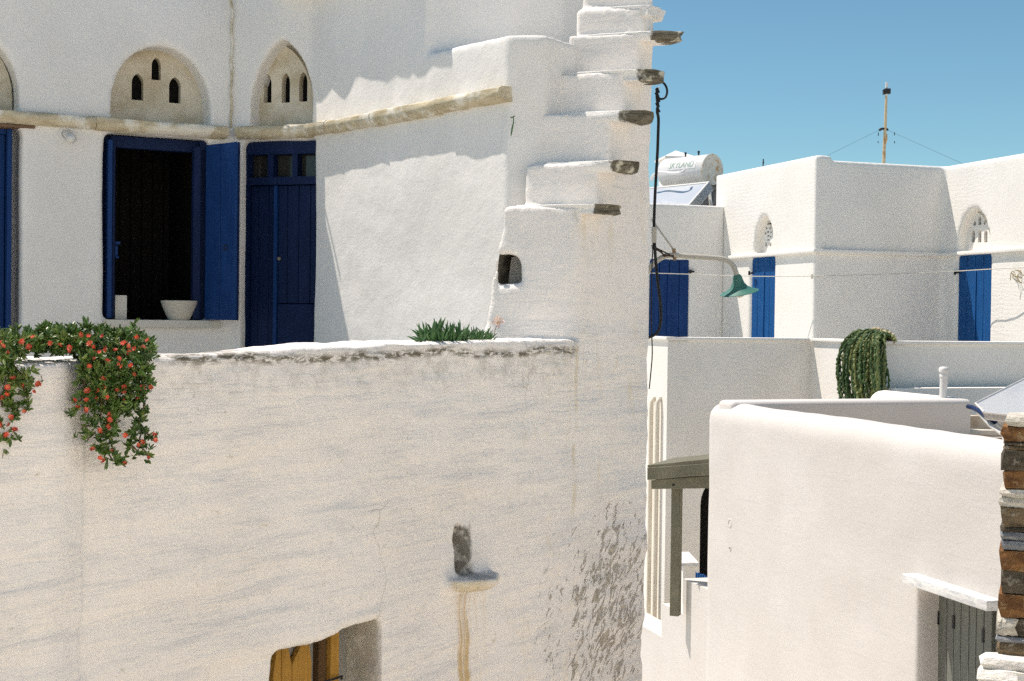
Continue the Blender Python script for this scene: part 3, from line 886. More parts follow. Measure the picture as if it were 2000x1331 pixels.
finish_flat(solid(blk_main, [blk_l1], fcm, remesh=0.035, smooth=4), 'wall', m_white_far, far, 180)
finish_flat(solid(blk_s0, (), fc0, remesh=0.035, smooth=4), 'side_wing', m_white_far, far, 180)
# cornice ledge
for P, s0, s1 in ((L1, L1.s(1424, 500), L1.len + 0.06), (S1, 0.0, S1.len - 0.055), (L2, 0.0, L2.len)):
    part('cornice', box(P, s0, s1, -0.055, 0.05, HC0, HC1 + 0.004), m_white_far, far, 0.015, 2, smooth=40)

m_fblue = paint('blue_shutter_paint', (0.006, 0.082, 0.255), (0.005, 0.060, 0.20), 0.65, 0.25)
def shutter_door(P, s0, s1, depth, z1, z0, mat=m_fblue, boards=4):
    d = part('shutter_door', box(P, s0 + 0.004, s1 - 0.004, depth - 0.02, depth - 0.005, z0, z1), mat, far)
    w = (s1 - s0 - 0.008) / boards
    for i in range(boards):
        part('board', box(P, s0 + 0.004 + i * w + 0.004, s0 + 0.004 + (i + 1) * w - 0.004, depth - 0.042, depth - 0.0205, z0, z1), mat, d, 0.004)
    part('meeting_strip', box(P, (s0 + s1) / 2 - 0.035, (s0 + s1) / 2 + 0.035, depth - 0.058, depth - 0.0425, z0, z1 - 0.22), mat, d, 0.004)
    return d
FT = -1.1
shutter_door(L1, *a1, REC, HC0 + 0.008, FT)
shutter_door(L2, *a2, REC, HC0 + 0.008, FT)
shutter_door(S0, S0.s(1268, 580), S0.s(1346, 580), 0.05, S0.z(1310, 507), FT, m_blue)  # darker blue here: the shade on this door is put into its paint
# shutter catches
for P, u, v in ((L1, 1468, 534), (L2, 1870, 533), (S0, 1347, 531)):
    a, z = P.hit(u, v)
    part('catch', join(box(P, a - 0.02, a + 0.07, -0.03, -0.004, z - 0.012, z + 0.012), box(P, a - 0.02, a + 0.01, -0.045, -0.028, z - 0.03, z + 0.03)), m_iron, far)
# fanlights
def fan(P, outline, holes, y=0.13):
    panel(P, outline, holes, y, 0.198, name='fanlight', mat=m_white_far, parent=far)
    for h in holes:
        dark_back(P, h, 0.1755, far)
of = 0.13
def oval(P, u, v, ru, rv):
    pts = []
    for i in range(8):
        a = 2 * math.pi * i / 8
        pts.append(P.hit(u + ru * math.cos(a), v - rv * math.sin(a), of))
    return pts
o1 = arch(L1.s(1484, 480, of) - 0.25, L1.s(1511, 480, of), HC1 - 0.003, HC1 + 0.12, L1.z(1497, 428, of), 14, 0.1)
h1 = [oval(L1, 1500, 438, 2.6, 2.6), oval(L1, 1497, 446, 2.2, 3), oval(L1, 1503.5, 446, 2, 3), oval(L1, 1500, 453, 2.2, 2.6), oval(L1, 1505.6, 454, 1.5, 2.6), oval(L1, 1495, 456, 1.8, 2.6), oval(L1, 1500.5, 461, 2.2, 2.4), oval(L1, 1505, 463, 1.6, 2.2), oval(L1, 1500.5, 469, 2.4, 1.6)]
h1 += [arch(L1.s(a, 475, of), L1.s(b, 475, of), L1.z(a, 481.5, of), L1.z(a, 477, of), L1.z(a, 473.5, of), 6) for a, b in ((1494.5, 1497.8), (1503, 1506.6))]
fan(L1, o1, h1)
o2 = arch(L2.s(1881, 480, of) - 0.25, L2.s(1934, 480, of), HC1 - 0.003, HC1 + 0.12, L2.z(1910, 411, of), 14, 0.1)
h2 = [arch(L2.s(a, 460, of), L2.s(b, 460, of), L2.z(a, 474, of), L2.z(a, 456, of), L2.z(a, 450, of), 8) for a, b in ((1897.5, 1904), (1910, 1916.5), (1922, 1928.5))]
h2 += [arch(L2.s(1910.5, 430, of), L2.s(1916.5, 430, of), L2.z(1913, 440, of), L2.z(1913, 428, of), L2.z(1913, 422, of), 8, 0.3), oval(L2, 1903.5, 437, 2.8, 5.5), oval(L2, 1923, 435, 2.6, 5)]
fan(L2, o2, h2)

# ---- far terrace wall
t1305 = xy(1305, 17.35); t1585 = vxpt(1585, 1305, 17.35, 9000)
t1730 = vxpt(1730, 1585, t1585.y, 150); t2100 = vxpt(2110, 1730, t1730.y, 9000); t1230 = vxpt(1215, 1305, 17.35, 100)
Ta = Plane(t1305, t1585); Tb = Plane(t1585, t1730); Tc = Plane(t1730, t2100); T0 = Plane(t1230, t1305)
TT = Ta.z(1450, 661)
tw = 0.26
def inner(P0, P1, p, d):
    return p + (P0.q + P1.q) * d
foot_ = [t1230, t1305, t1585, t1730, t2100, t2100 + Tc.q * tw, inner(Tb, Tc, t1730, tw) , t1585 + Ta.q * tw + Tb.q * tw, t1305 + Ta.q * tw + T0.q * tw, t1230 + T0.q * tw]
archd = arch(Ta.s(1367, 1050), Ta.s(1440, 1050), GROUND - 0.2, Ta.z(1400, 985), Ta.z(1400, 935), 12)
finish_flat(solid(vprism(foot_, GROUND, TT - 0.03), (), [prism(Ta, archd, -0.3, 0.2)]), 'terrace_wall', m_white_far, far)
part('doorway', prism(Ta, archd, 0.195, 0.2), m_dark, far)
part('terrace_floor', vprism([t1230 + T0.q * 0.2, t1305 + Ta.q * tw, t1585 + Ta.q * tw, t1730 + Tc.q * tw, t2100 + Tc.q * .2, q2100, q1840, q1590, q1412, q1240], GROUND, FT + 0.002), m_white_smooth, far)
cq = 0.035
for P, s0, s1 in ((T0, 0, T0.len + cq), (Ta, -0.0, Ta.len - cq), (Tb, 0.0, Tb.len + cq), (Tc, 0.0, Tc.len)):
    part('coping', box(P, s0 + 0.001, s1 - 0.001, -cq, tw + 0.02, TT - 0.029, TT + 0.006), m_white_smooth, far, 0.008, 2, smooth=40)
# downpipes
m_pipe = paint('cream_pipe', (0.74, 0.67, 0.56), (0.68, 0.61, 0.50), 0.5, 0.05)
for u in (1279, 1291):
    a, zt2 = T0.hit(u, 792)
    p = [T0.w(a, 0.05, zt2 + 0.10), T0.w(a, -0.02, zt2 + 0.09), T0.w(a, -0.05, zt2 + 0.03), T0.w(a, -0.05, zt2 - 0.1), T0.w(a, -0.05, GROUND + 0.01)]
    part('downpipe', tube_geo(p, 0.03, 10), m_pipe, far, smooth=50)

# ------------------------------------------------------------------ front right house
vxR = 190
r_c = xy(1378, 14.0)
r_dir = (vxpt(1960, 1378, 14.0, vxR) - r_c).normalized()
PR = Plane(r_c, r_c + r_dir)
r_end = r_c + r_dir * ((14.0 - 2.6) / -r_dir.y)
near = thing('rounded_white_house', 'smooth white house with rounded parapet and marble door lintel', 'house', (r_c.x + 2, 10, GROUND))
PR = Plane(r_c, r_end)
RT = PR.z(1430, 787, 0.2)
RT2 = -0.80
RT = RT2
rw = 0.36
d0, d1 = PR.s(1793, 1250), PR.s(1948, 1250)
dzt = PR.z(1860, 1168)
PRS = Plane(xy(1432, 13.5), vxpt(1903, 1432, 13.5, 9000))
blk = box(PR, 0, PR.len, 0, 4.5, GROUND, -1.2)
wl_ = box(PR, 0, PR.len, 0, rw, GROUND + 0.05, RT)
cutd = box(PR, d0, d1, -0.4, 0.24, GROUND - 0.2, dzt)
me = solid(wl_, (), (), bevel=0.165, bseg=6)
# slow undulation of the plaster
bmw = bmesh.new(); bmw.from_mesh(me); bmw.free()
def with_cut(me, cut):
    o = bpy.data.objects.new('tmp', me); C.objects.link(o)
    t = tmp(cut); m = o.modifiers.new('c', 'BOOLEAN'); m.operation = 'DIFFERENCE'; m.object = t; m.solver = 'EXACT'
    m2 = o.modifiers.new('r', 'REMESH'); m2.mode = 'VOXEL'; m2.voxel_size = 0.035
    m3 = o.modifiers.new('s', 'SMOOTH'); m3.factor = 0.5; m3.iterations = 5
    r = evaluate(o)
    for q in (o, t):
        d = q.data; bpy.data.objects.remove(q); bpy.data.meshes.remove(d)
    return r
me = with_cut(me, cutd)
displace(me, lambda p: 0.02 * nz(p, 0.9, 5) + 0.006 * nz(p, 3, 2))
put('wall', me, m_plaster_r, near, 180)
def roof_mat():
    k = M('roof_slabs', 0.9, 0.15)
    n = k.noise(k.pos, 3, 5, 0.65)
    k.col(k.mix(k.step(n, 0.35, 0.65), (0.66, 0.58, 0.48), (0.46, 0.36, 0.27))); k.bump(n, 0.3, 0.01); return k.m
part('roof', box(PR, 0.03, PR.len - 0.03, rw + 0.0, 4.4, -1.5, -1.2), roof_mat(), near)
part('body', box(PR, 0.01, PR.len - 0.02, rw + 0.002, 4.4, GROUND, -1.503), m_white_smooth, near)
# inner parapet on the roof
me = solid(box(PRS, 0.0, PRS.len, 0, 0.3, -1.25, PRS.z(1700, 782)), (), (), bevel=0.05, bseg=4)
put('roof_parapet', me, m_plaster_r, near, 40)
# taller wing added out of view, bouncing sunlight onto the terrace wall
bounce_wing = [PE.w(-7.0, -5.3, 0), PE.w(4.3, -5.3, 0), PE.w(4.3, -10, 0), PE.w(-7.0, -10, 0)]
part('bounce_wing', vprism(bounce_wing, GROUND, 3.6), m_white_smooth, near, 0.05, 2)
# marble lintel and plank door
la0, la1 = PR.s(1766, 1135, -0.1), PR.s(1932, 1180, -0.1)
lz0 = PR.z(1850, 1172, -0.1); lz1 = PR.z(1850, 1145, -0.1)
lz1 = PR.z(1766, 1120, -0.1); lz0 = PR.z(1766, 1139, -0.1)
part('door_lintel', box(PR, la0, la1, -0.12, 0.2, lz0, lz1), m_marble, near, 0.008, 2)
m_grey = paint('grey_green_paint', (0.20, 0.205, 0.18), (0.155, 0.16, 0.14), 0.65, 0.2)
dd = 0.17
ad0, ad1 = PR.s(1827, 1250, dd), d1 + 0.05
pd = part('plank_door', box(PR, d0, ad1, dd + 0.03, dd + 0.06, GROUND, dzt + 0.0), m_grey, near)
us = [1828, 1848, 1862, 1876, 1892, 1906, 1921, 1937]
for a, b in zip(us[:-1], us[1:]):
    part('plank', box(PR, PR.s(a, 1260, dd) + 0.003, PR.s(b, 1260, dd) - 0.003, dd, dd + 0.03, GROUND, dzt - 0.01), m_grey, pd, 0.004)
for u, v in ((1833, 1205), (1863.5, 1213), (1921, 1240)):
    a, z = PR.hit(u, v, dd)
    part('strap_hinge', box(PR, a - 0.012, a + 0.012, dd - 0.008, dd - 0.0005, z - 0.055, z + 0.04), m_iron, pd)
# wall plugs left in the plaster
for u, v, r in ((1427, 1022, 0.045), (1427, 1071, 0.022)):
    a, z = PR.hit(u, v)
    o = part('wall_plug', lathe_geo(PR.w(a, 0.03, z), -PR.q, [(r, 0), (r, 0.038), (r * 0.75, 0.041), (r * 0.7, 0.03)], 16), m_plaster_r, near, smooth=40)

# stepped side wall running down from the house corner
st_geo = []
stp = [(1290, 1268, 1236), (1334, 1290.5, 1191), (1379, 1334.5, 1140)]
base_ = None
unions = []
zs_ = [PR.z(1290, 1226), PR.z(1332, 1182), PR.z(1375, 1132)]
so = [(-3.4, PR.s(1290.5, 1240)), (PR.s(1290.5, 1240) - 0.05, PR.s(1332, 1200)), (PR.s(1332, 1200) - 0.05, 0.30)]
zs_ = [PR.z(1289, 1246), PR.z(1330, 1201), PR.z(1376, 1152)]
boxes = [box(PR, a, b, 0.03, 0.34, GROUND, z) for (a, b), z in zip(so, zs_)]
me = solid(boxes[0], boxes[1:], (), bevel=0.025, bseg=3)
put('stepped_wall', me, m_plaster_r, near, 35)

# gate pillar with marble cap
c0 = xy(1322, 15.6)
GP = Plane(xy(1318, 15.7), xy(1336, 15.0))
pil = thing('gate_pillar', 'white gate pillar with marble cap next to pergola post', 'pillar', tuple(GP.w(0.3, 0.2, GROUND)))
gz = GP.z(1330, 1103)
part('shaft', box(GP, 0.05, GP.len - 0.05, 0.03, 0.17, GROUND, gz - 0.03), m_white_smooth, pil, 0.02, 2)
part('cap', box(GP, 0, GP.len, 0.0, 0.20, gz - 0.029, gz + 0.015), m_marble, pil, 0.006)
# blue railing beyond
RP = Plane(xy(1349, 16.0), xy(1385, 15.6))
rail = thing('blue_railing', 'short blue railing with upright bars behind stepped white wall', 'railing', tuple(RP.w(0.05, 0, GROUND)))
ztp = RP.z(1360, 1120)
part('post', box(RP, 0.0, 0.055, -0.02, 0.05, GROUND, RP.z(1352, 1114)), m_fblue, rail, 0.006)
for i in range(7):
    a = 0.075 + i * 0.052
    part('bar', box(RP, a, a + 0.03, 0.0, 0.03, GROUND, ztp + 0.01 * (i % 2)), m_fblue, rail, 0.004)
part('rail', box(RP, 0.056, 0.46, 0.031, 0.05, ztp - 0.16, ztp - 0.11), m_fblue, rail, 0.004)

# pergola
m_perg = paint('olive_grey_paint', (0.185, 0.178, 0.128), (0.135, 0.13, 0.09), 0.65, 0.4, (30, 30, 30))
PP = Plane(xy(1264, 14.35), xy(1400, 14.05))
perg = thing('pergola', 'olive grey wooden pergola end with one post beside the white corner', 'pergola', tuple(PP.w(0.2, 0.1, zs_[1])))
pz = lambda v: PP.z(1300, v)
def slant(P, u0, v0a, v0b, u1, v1a, v1b, y0, y1):
    return prism(P, [P.hit(u0, v0b), P.hit(u1, v1b), P.hit(u1, v1a), P.hit(u0, v0a)], y0, y1)
part('fascia_board', slant(PP, 1264, 914, 938, 1420, 903, 925, 0.0, 0.05), m_perg, perg, 0.004)
part('roof_board', slant(PP, 1264, 909, 913.4, 1420, 893, 902.4, 0.006, 0.9), m_perg, perg, 0.003)
part('beam', slant(PP, 1268, 939, 957, 1420, 928, 955, 0.06, 0.16), m_perg, perg, 0.004)
po = part('post', box(PP, PP.s(1300, 1050), PP.s(1317, 1050), 0.161, 0.26, zs_[1] + 0.004, PP.z(1308, 938)), m_perg, perg, 0.005)
bz = PP.hit(1312, 949)
part('bolt', lathe_geo(PP.w(bz[0], 0.06, bz[1]), -PP.q, [(0.012, 0), (0.012, 0.01), (0.004, 0.014)], 8), m_iron, perg)

# ------------------------------------------------------------------ low vaulted wall and strip behind
vx2 = 150
hb = xy(1690, 15.95)
PH = Plane(hb, vxpt(1900, 1690, hb.y, 190))
hump = thing('vaulted_parapet', 'low white parapet with rounded top behind white vent pipe', 'wall', tuple(PH.w(0.5, 0.2, GROUND)))
HZ = -0.765
me = solid(box(PH, 0.0, PH.s(1850), 0, 0.34, GROUND, HZ), (), (), bevel=0.155, bseg=6)
put('wall', me, m_white_smooth, hump, 40)
PI = Plane(vxpt(1748, 1730, 15.95, 9000), vxpt(2080, 1730, 15.95, 9000))
part('back_strip', box(PI, 0.0, PI.len, 0, 0.25, GROUND, PI.z(1860, 758)), m_white_smooth, hump, 0.012, 2)

# vent pipe
vb = xy(1845, 14.62)
vz = lambda v: pt(1845, v, 14.62).z
vent = thing('vent_pipe', 'upright white vent pipe with round cap on the parapet', 'vent pipe', (vb.x, vb.y, vz(785)))
m_pvc = metal('white_plastic', (0.78, 0.77, 0.74), 0.5)
part('pipe', lathe_geo((vb.x, vb.y, vz(790)), (0, 0, 1), [(0.039, 0), (0.039, vz(733) - vz(790))], 20), m_pvc, vent, smooth=40)
h0 = vz(733)
part('cap', lathe_geo((vb.x, vb.y, h0), (0, 0, 1), [(0.043, -0.02), (0.043, 0.004), (0.040, 0.01), (0.040, 0.03), (0.05, 0.034), (0.052, 0.062), (0.044, 0.078), (0.028, 0.086), (0.001, 0.088)], 20), m_pvc, vent, smooth=40)

# ------------------------------------------------------------------ solar panel at the right edge
m_sglass = (lambda k: (k.col(k.mix(k.noise(k.pos, 2, 3), (0.52, 0.55, 0.58), (0.46, 0.49, 0.53))), k.m)[-1])(M('collector_glass', 0.12, 0.6))
m_alu = metal('aluminium', (0.72, 0.71, 0.68), 0.4)
def slab4(a, b, c, d, th):
    n = (b - a).cross(d - a).normalized()
    if n.z < 0: n = -n
    top_ = [a, b, c, d]; bot = [p - n * th for p in top_]
    return top_ + bot, [[0, 1, 2, 3], [7, 6, 5, 4]] + [[i, (i + 1) % 4, 4 + (i + 1) % 4, 4 + i] for i in range(4)], n
def on_plane(u, v, a, b, c):
    n = (b - a).cross(c - a); d = ray(u, v)
    return d * (a.dot(n) / d.dot(n))
def collector(name, label, a, b, c, d, fw=0.045, th=0.07):
    t = thing(name, label, 'solar panel', tuple(d))
    v, f, n = slab4(a, b, c, d, th)
    part('glass', (v, f), m_sglass, t)
    e1 = (b - a).normalized(); e2 = (d - a).normalized()
    rim = []
    for p, q, inn in ((a, b, e2), (d, c, -e2), (a, d, e1), (b, c, -e1)):
        k = 0.001 if inn in (e1,) else 0
        w_ = inn * fw
        vs = [p, q, q + w_, p + w_]
        up_ = [x + n * 0.014 for x in vs]; dn = [x - n * (th + 0.006) for x in vs]
        rim.append((up_ + dn, [[0, 1, 2, 3], [7, 6, 5, 4]] + [[i, (i + 1) % 4, 4 + (i + 1) % 4, 4 + i] for i in range(4)]))
    for g_ in rim[:2]: part('frame', g_, m_alu, t)
    for p, q, inn in ((a, d, e1), (b, c, -e1)):
        p2 = p + e2 * (fw + 0.002); q2 = q - e2 * (fw + 0.002)
        vs = [p2, q2, q2 + inn * fw, p2 + inn * fw]
        up_ = [x + n * 0.014 for x in vs]; dn = [x - n * (th + 0.006) for x in vs]
        part('frame', (up_ + dn, [[0, 1, 2, 3], [7, 6, 5, 4]] + [[i, (i + 1) % 4, 4 + (i + 1) % 4, 4 + i] for i in range(4)]), m_alu, t)
    return t, n
sa = pt(1904, 790, 12.6); sb_ = pt(2090, 697, 13.2); sd = pt(1921, 808, 11.9)
sp_, sn = collector('solar_collector', 'tilted pale solar panel with blue hose on the roof above the stone pillar', sa, sb_, on_plane(2090, 826, sa, sb_, sd), sd, 0.02, 0.05)
zr = -1.2
for (u0, v0, y0), (u1, v1, y1) in (((1912, 805, 12.2), (1962, 850, 11.6)), ((1935, 816, 12.6), (1962, 838, 12.2))):
    p0, p1 = pt(u0, v0, y0), pt(u1, v1, y1)
    part('strut', tube_geo([p0, (p0 + p1) / 2 + Vector((0, 0, -0.02)), p1, Vector((p1.x + 0.03, p1.y, zr))], 0.024, 8), m_alu, sp_, smooth=50)
p0, p1 = pt(1903, 798, 12.3), pt(1924, 811, 12.0)
hose = part('hose', tube_geo(spline([pt(1890, 794, 12.4), p0, p1, pt(1935, 818, 11.9), pt(1945, 826, 11.9)], 4), 0.02, 8), paint('blue_hose', (0.012, 0.03, 0.10), rough=0.5), sp_, smooth=50)
part('ledge', slant(PRS, 1905, 842, 850, 2080, 846, 856, 0.1, 0.3), m_sill, near)
part('roof_kerb', box(PRS, PRS.len + 0.02, PRS.len + 1.6, 0.45, 0.6, -1.2, -0.98), roof_mat(), near)

# ------------------------------------------------------------------ rooftop water heater
WY = 24.2
wc1 = pt(1392, 331, 23.6)
wax = Vector((-0.64, 0.77, 0)).normalized()
tlen, trad = 1.02, 0.252
heater = thing('solar_water_heater', 'white cylindrical solar water heater tank lying on the roof behind black cable', 'water heater', tuple(wc1 + wax * 0.5 + Vector((0, 0, -0.6))))
m_tank = metal('tank_enamel', (0.76, 0.75, 0.73), 0.4)
m_tank_end = metal('tank_end', (0.66, 0.64, 0.58), 0.5, spots=(0.42, 0.25, 0.09))
part('tank', lathe_geo(wc1, wax, [(trad - 0.002, 0.004), (trad, 0.01), (trad, tlen), (trad * 0.92, tlen + 0.03)], 40), m_tank, heater, smooth=40)
part('tank_end', lathe_geo(wc1, -wax, [(trad + 0.003, -0.03), (trad + 0.006, 0.0), (trad, 0.006), (trad * 0.97, 0.003), (0.001, 0.008)], 40), m_tank_end, heater, smooth=40)
for d_ in (0.32, 0.62):
    b_ = wc1 + wax * d_ + Vector((0, 0, trad - 0.01))
    part('valve', lathe_geo(b_, (0, 0, 1), [(0.014, 0), (0.014, 0.05), (0.02, 0.055), (0.02, 0.085), (0.008, 0.09)], 10), m_iron, heater, smooth=40)
# label and lettering wrapped round the tank
side = Vector((0, 0, 1)).cross(wax).normalized()          # horizontal radial direction
if side.x > 0: side = -side
def on_tank(x, arc, lift):
    a = arc / trad
    return wc1 + wax * x + (side * math.cos(a) + Vector((0, 0, 1)) * math.sin(a)) * (trad + lift)
nx, ny = 14, 6
ax0, ax1, ar0, ar1 = 0.16, 0.80, 0.015, 0.165
vs = [on_tank(ax0 + (ax1 - ax0) * i / nx, ar0 + (ar1 - ar0) * j / ny, 0.003) for j in range(ny + 1) for i in range(nx + 1)]
fs = [[j * (nx + 1) + i, j * (nx + 1) + i + 1, (j + 1) * (nx + 1) + i + 1, (j + 1) * (nx + 1) + i] for j in range(ny) for i in range(nx)]
part('label_plate', (vs, fs), metal('label_white', (0.82, 0.81, 0.79), 0.5), heater, smooth=180)
tc = bpy.data.curves.new('letters', 'FONT'); tc.body = 'SKYLAND'; tc.size = 0.15; tc.extrude = 0.0; tc.align_x = 'LEFT'; tc.shear = 0.18
to = bpy.data.objects.new('tmp', tc); C.objects.link(to)
tm = evaluate(to); bpy.data.objects.remove(to)
bmt = bmesh.new(); bmt.from_mesh(tm)
bmesh.ops.triangulate(bmt, faces=bmt.faces[:])
bmesh.ops.subdivide_edges(bmt, edges=[e for e in bmt.edges if e.calc_length() > 0.03], cuts=2)
xs = [v.co.x for v in bmt.verts]; x0, x1 = min(xs), max(xs)
for v in bmt.verts:
    k = (v.co.x - x0) / (x1 - x0)
    v.co = on_tank(0.77 - k * 0.56, 0.045 + v.co.y * 0.95, 0.007)
bmt.to_mesh(tm); bmt.free()
put('lettering', tm, metal('letter_green', (0.36, 0.50, 0.42), 0.6), heater)
# feed pipe
part('feed_pipe', tube_geo(spline([pt(1336, 334, 23.3), pt(1331, 338, 23.2), pt(1316, 339, 23.3), pt(1297, 337, 23.6), pt(1284, 338, 23.8), pt(1274, 346, 23.9), pt(1273, 352, 23.95)], 5), 0.027, 8), m_tank, heater, smooth=60)
ca = pt(1215, 373.5, 25.0); cb = pt(1386, 356, 23.0); cd0 = pt(1346, 402, 22.5)
sp2, sn2 = collector('solar_collector', 'flat solar collector sloping down in front of the water heater tank', ca, cb, cd0, ca + (cd0 - cb), 0.035, 0.14)
for (u0, v0, y0), (u1, v1, y1) in (((1385, 362, 23.3), (1391, 415, 23.1)), ((1383, 368, 23.5), (1390, 420, 24.2)), ((1320, 358, 23.9), (1322, 420, 24.0))):
    part('strut', tube_geo([pt(u0, v0, y0), pt(u1, v1, y1)], 0.02, 6), m_alu, sp2)
# dark stone wall glimpsed under the tank
def drystone():
    k = M('dark_stone', 0.95, 0.1)
    n = k.noise(k.pos, 9, 5, 0.7)
    k.col(k.mix(k.step(n, 0.35, 0.65), (0.05, 0.052, 0.055), (0.22, 0.215, 0.21))); k.bump(n, 0.8, 0.04); return k.m
DW = Plane(xy(1340, 27), xy(1470, 27.5))
me = solid(box(DW, 0, DW.len, 0, 0.5, GROUND, DW.z(1380, 352)), (), (), remesh=0.06, smooth=1)
displace(me, lambda p: 0.06 * nz(p, 6, 3) + 0.03 * nz(p, 14, 3))
tag(put('stone_wall', me, drystone(), None, 180), 'dark dry stone wall glimpsed under the water heater', 'wall')

# chimney behind the tank
chp = Plane(xy(1283, 27.0), xy(1300, 26.3))
chim = thing('chimney', 'white chimney with side vents and pyramid cap behind the water heater', 'chimney', tuple(chp.w(0.2, 0.2, 1.0)))
czt, czb = chp.z(1295, 314), chp.z(1295, 420)
cw = chp.len
s_op = [box(chp, cw * 0.28, cw * 0.72, -0.2, 1.2, chp.z(1295, 333), chp.z(1295, 318)), box(chp, -0.2, cw + .2, 0.14, 0.3, chp.z(1295, 333), chp.z(1295, 318))]
me = solid(box(chp, 0, cw, 0, 0.46, czb, czt), (), s_op)
put('shaft', me, m_white, chim)
e_ = 0.07
cx_, cy_ = cw / 2, 0.23
cv = [chp.w(-e_, -e_, czt), chp.w(cw + e_, -e_, czt), chp.w(cw + e_, 0.46 + e_, czt), chp.w(-e_, 0.46 + e_, czt)]
cv += [p + Vector((0, 0, 0.035)) for p in cv] + [chp.w(cx_, cy_, czt + 0.19)]
part('cap', (cv, [[0, 1, 2, 3], [0, 1, 5, 4], [1, 2, 6, 5], [2, 3, 7, 6], [3, 0, 4, 7], [4, 5, 8], [5, 6, 8], [6, 7, 8], [7, 4, 8]]), m_white, chim)
part('flue', box(chp, cw * 0.3, cw * 0.7, 0.15, 0.3, czb, czt - 0.03), m_dark, chim)

# antenna mast with guy wires
AY = 22.5
ap = lambda u, v, y=AY: pt(u, v, y)
mast = thing('antenna_mast', 'rusty cream antenna mast with guy wires above the far roof', 'mast', tuple(ap(1726, 330)))
m_mast = metal('rusty_cream', (0.58, 0.46, 0.28), 0.7, spots=(0.38, 0.19, 0.06))
part('pole', tube_geo([ap(1725.5, 335), ap(1727, 290), ap(1729, 250), ap(1731, 188)], [0.027, 0.025, 0.023, 0.020], 10), m_mast, mast, smooth=60)
part('tip', tube_geo([ap(1731, 188), ap(1732, 161)], 0.02, 8), m_alu, mast, smooth=60)
part('clamp', join(box(Plane(ap(1727, 180), ap(1736, 180)), 0, 0.09, -0.05, 0.05, ap(1731, 184).z, ap(1731, 174).z), box(Plane(ap(1725, 180), ap(1730, 180)), 0, 0.03, -0.04, 0.04, ap(1731, 185).z, ap(1731, 176).z)), m_iron, mast)
part('clamp', tube_geo([ap(1724, 176.5), ap(1732, 180.5), ap(1739, 182)], 0.012, 6), m_iron, mast)
part('crossbar', tube_geo(spline([ap(1717, 256), ap(1721, 252.5), ap(1730, 252), ap(1735, 255)], 4), [0.008] + [0.02] * 11 + [0.008], 6), m_iron, mast)
part('bracket', tube_geo([ap(1731, 262), ap(1731, 270), ap(1732, 272), ap(1729, 280)], 0.018, 6), m_mast, mast)
part('bracket', tube_geo([ap(1724, 303), ap(1729, 302)], 0.018, 6), m_iron, mast)
for u, v0, v1 in ((1715.5, 259, 266), (1715, 276, 280), (1747, 259, 265), (1747, 276, 280.5)):
    part('stub', tube_geo([ap(u, v0), ap(u, v1)], 0.007, 5), m_iron, mast)
part('guy_wire', tube_geo([ap(1718, 254), pt(1600, 312, 21.5)], 0.0018, 4), m_iron, mast)
part('guy_wire', tube_geo([ap(1735, 255), pt(1880, 320, 21.0)], 0.0018, 4), m_iron, mast)
sm = thing('small_aerial', 'tiny dark aerial poking above the far parapet', 'aerial', tuple(pt(1490, 330, 24)))
part('rod', tube_geo([pt(1490, 335, 24), pt(1491, 311, 24)], 0.010, 6), m_iron, sm)
part('element', tube_geo([pt(1489, 319, 24), pt(1492.5, 318, 24)], 0.008, 6), m_iron, sm)

# ------------------------------------------------------------------ street lamp on the near house corner
LY = 8.25
lp = lambda u, v, y=LY: pt(u, v, y)
lamp = thing('street_lamp', 'green metal street lamp on a curved grey pipe arm at house corner', 'street lamp', tuple(lp(1270, 520)))
m_arm = metal('grey_galvanised', (0.50, 0.48, 0.42), 0.55)
part('arm', tube_geo(spline([lp(1262, 533), lp(1276, 516), lp(1292, 504), lp(1310, 499), lp(1345, 501), lp(1385, 503.5), lp(1416, 507), lp(1430, 517), lp(1437, 532), lp(1440, 546)], 5), 0.0155, 12), m_arm, lamp, smooth=60)
axis = (lp(1448, 580) - lp(1440, 542)).normalized()
top_ = lp(1440, 541)
hgt = (lp(1445, 575) - top_).length
def shade_mat():
    k = M('green_enamel', 0.5, 0.35)
    n = k.noise(k.pos, 26, 4, 0.6)
    k.col(k.mix(n, (0.035, 0.145, 0.115), (0.07, 0.20, 0.165))); k.bump(n, 0.1, 0.002); return k.m
m_shade = shade_mat()
ax2 = (axis + Vector((0.10, 0.12, 0))).normalized()
ax2 = Vector((0.19, 0.17, -1)).normalized()
m_arm_white = metal('inner_white', (0.66, 0.64, 0.58), 0.5)
part('lamp_shade', lathe_geo(top_, ax2, [(0.018, -0.012), (0.026, 0.0), (0.030, 0.02), (0.036, 0.04), (0.052, 0.062), (0.078, 0.078), (0.112, 0.092), (0.112, 0.095), (0.076, 0.083), (0.046, 0.066), (0.02, 0.04)], 28), m_shade, lamp, smooth=50)
part('bulb', lathe_geo(top_ + ax2 * 0.045, ax2, [(0.012, 0), (0.014, 0.02), (0.024, 0.04), (0.028, 0.055), (0.022, 0.072), (0.001, 0.08)], 16), metal('bulb_glass', (0.72, 0.68, 0.58), 0.25), lamp, smooth=60)
part('stay', tube_geo([lp(1272, 428), lp(1320, 494)], 0.0055, 6), m_arm, lamp)
part('collar', tube_geo([lp(1316, 486), lp(1318, 509)], 0.011, 8), metal('rusty_band', (0.32, 0.22, 0.13), 0.8), lamp)
m_wire = paint('brown_wire', (0.075, 0.045, 0.03), rough=0.7)
for w_ in ([(1272, 480), (1290, 489), (1306, 497), (1317, 504)], [(1273, 484), (1286, 490), (1300, 499), (1316, 500)], [(1288, 490), (1293, 494), (1297, 501), (1302, 500)]):
    part('lead', tube_geo(spline([lp(u, v, LY - 0.03) for u, v in w_], 4), 0.004, 6), m_wire, lamp)

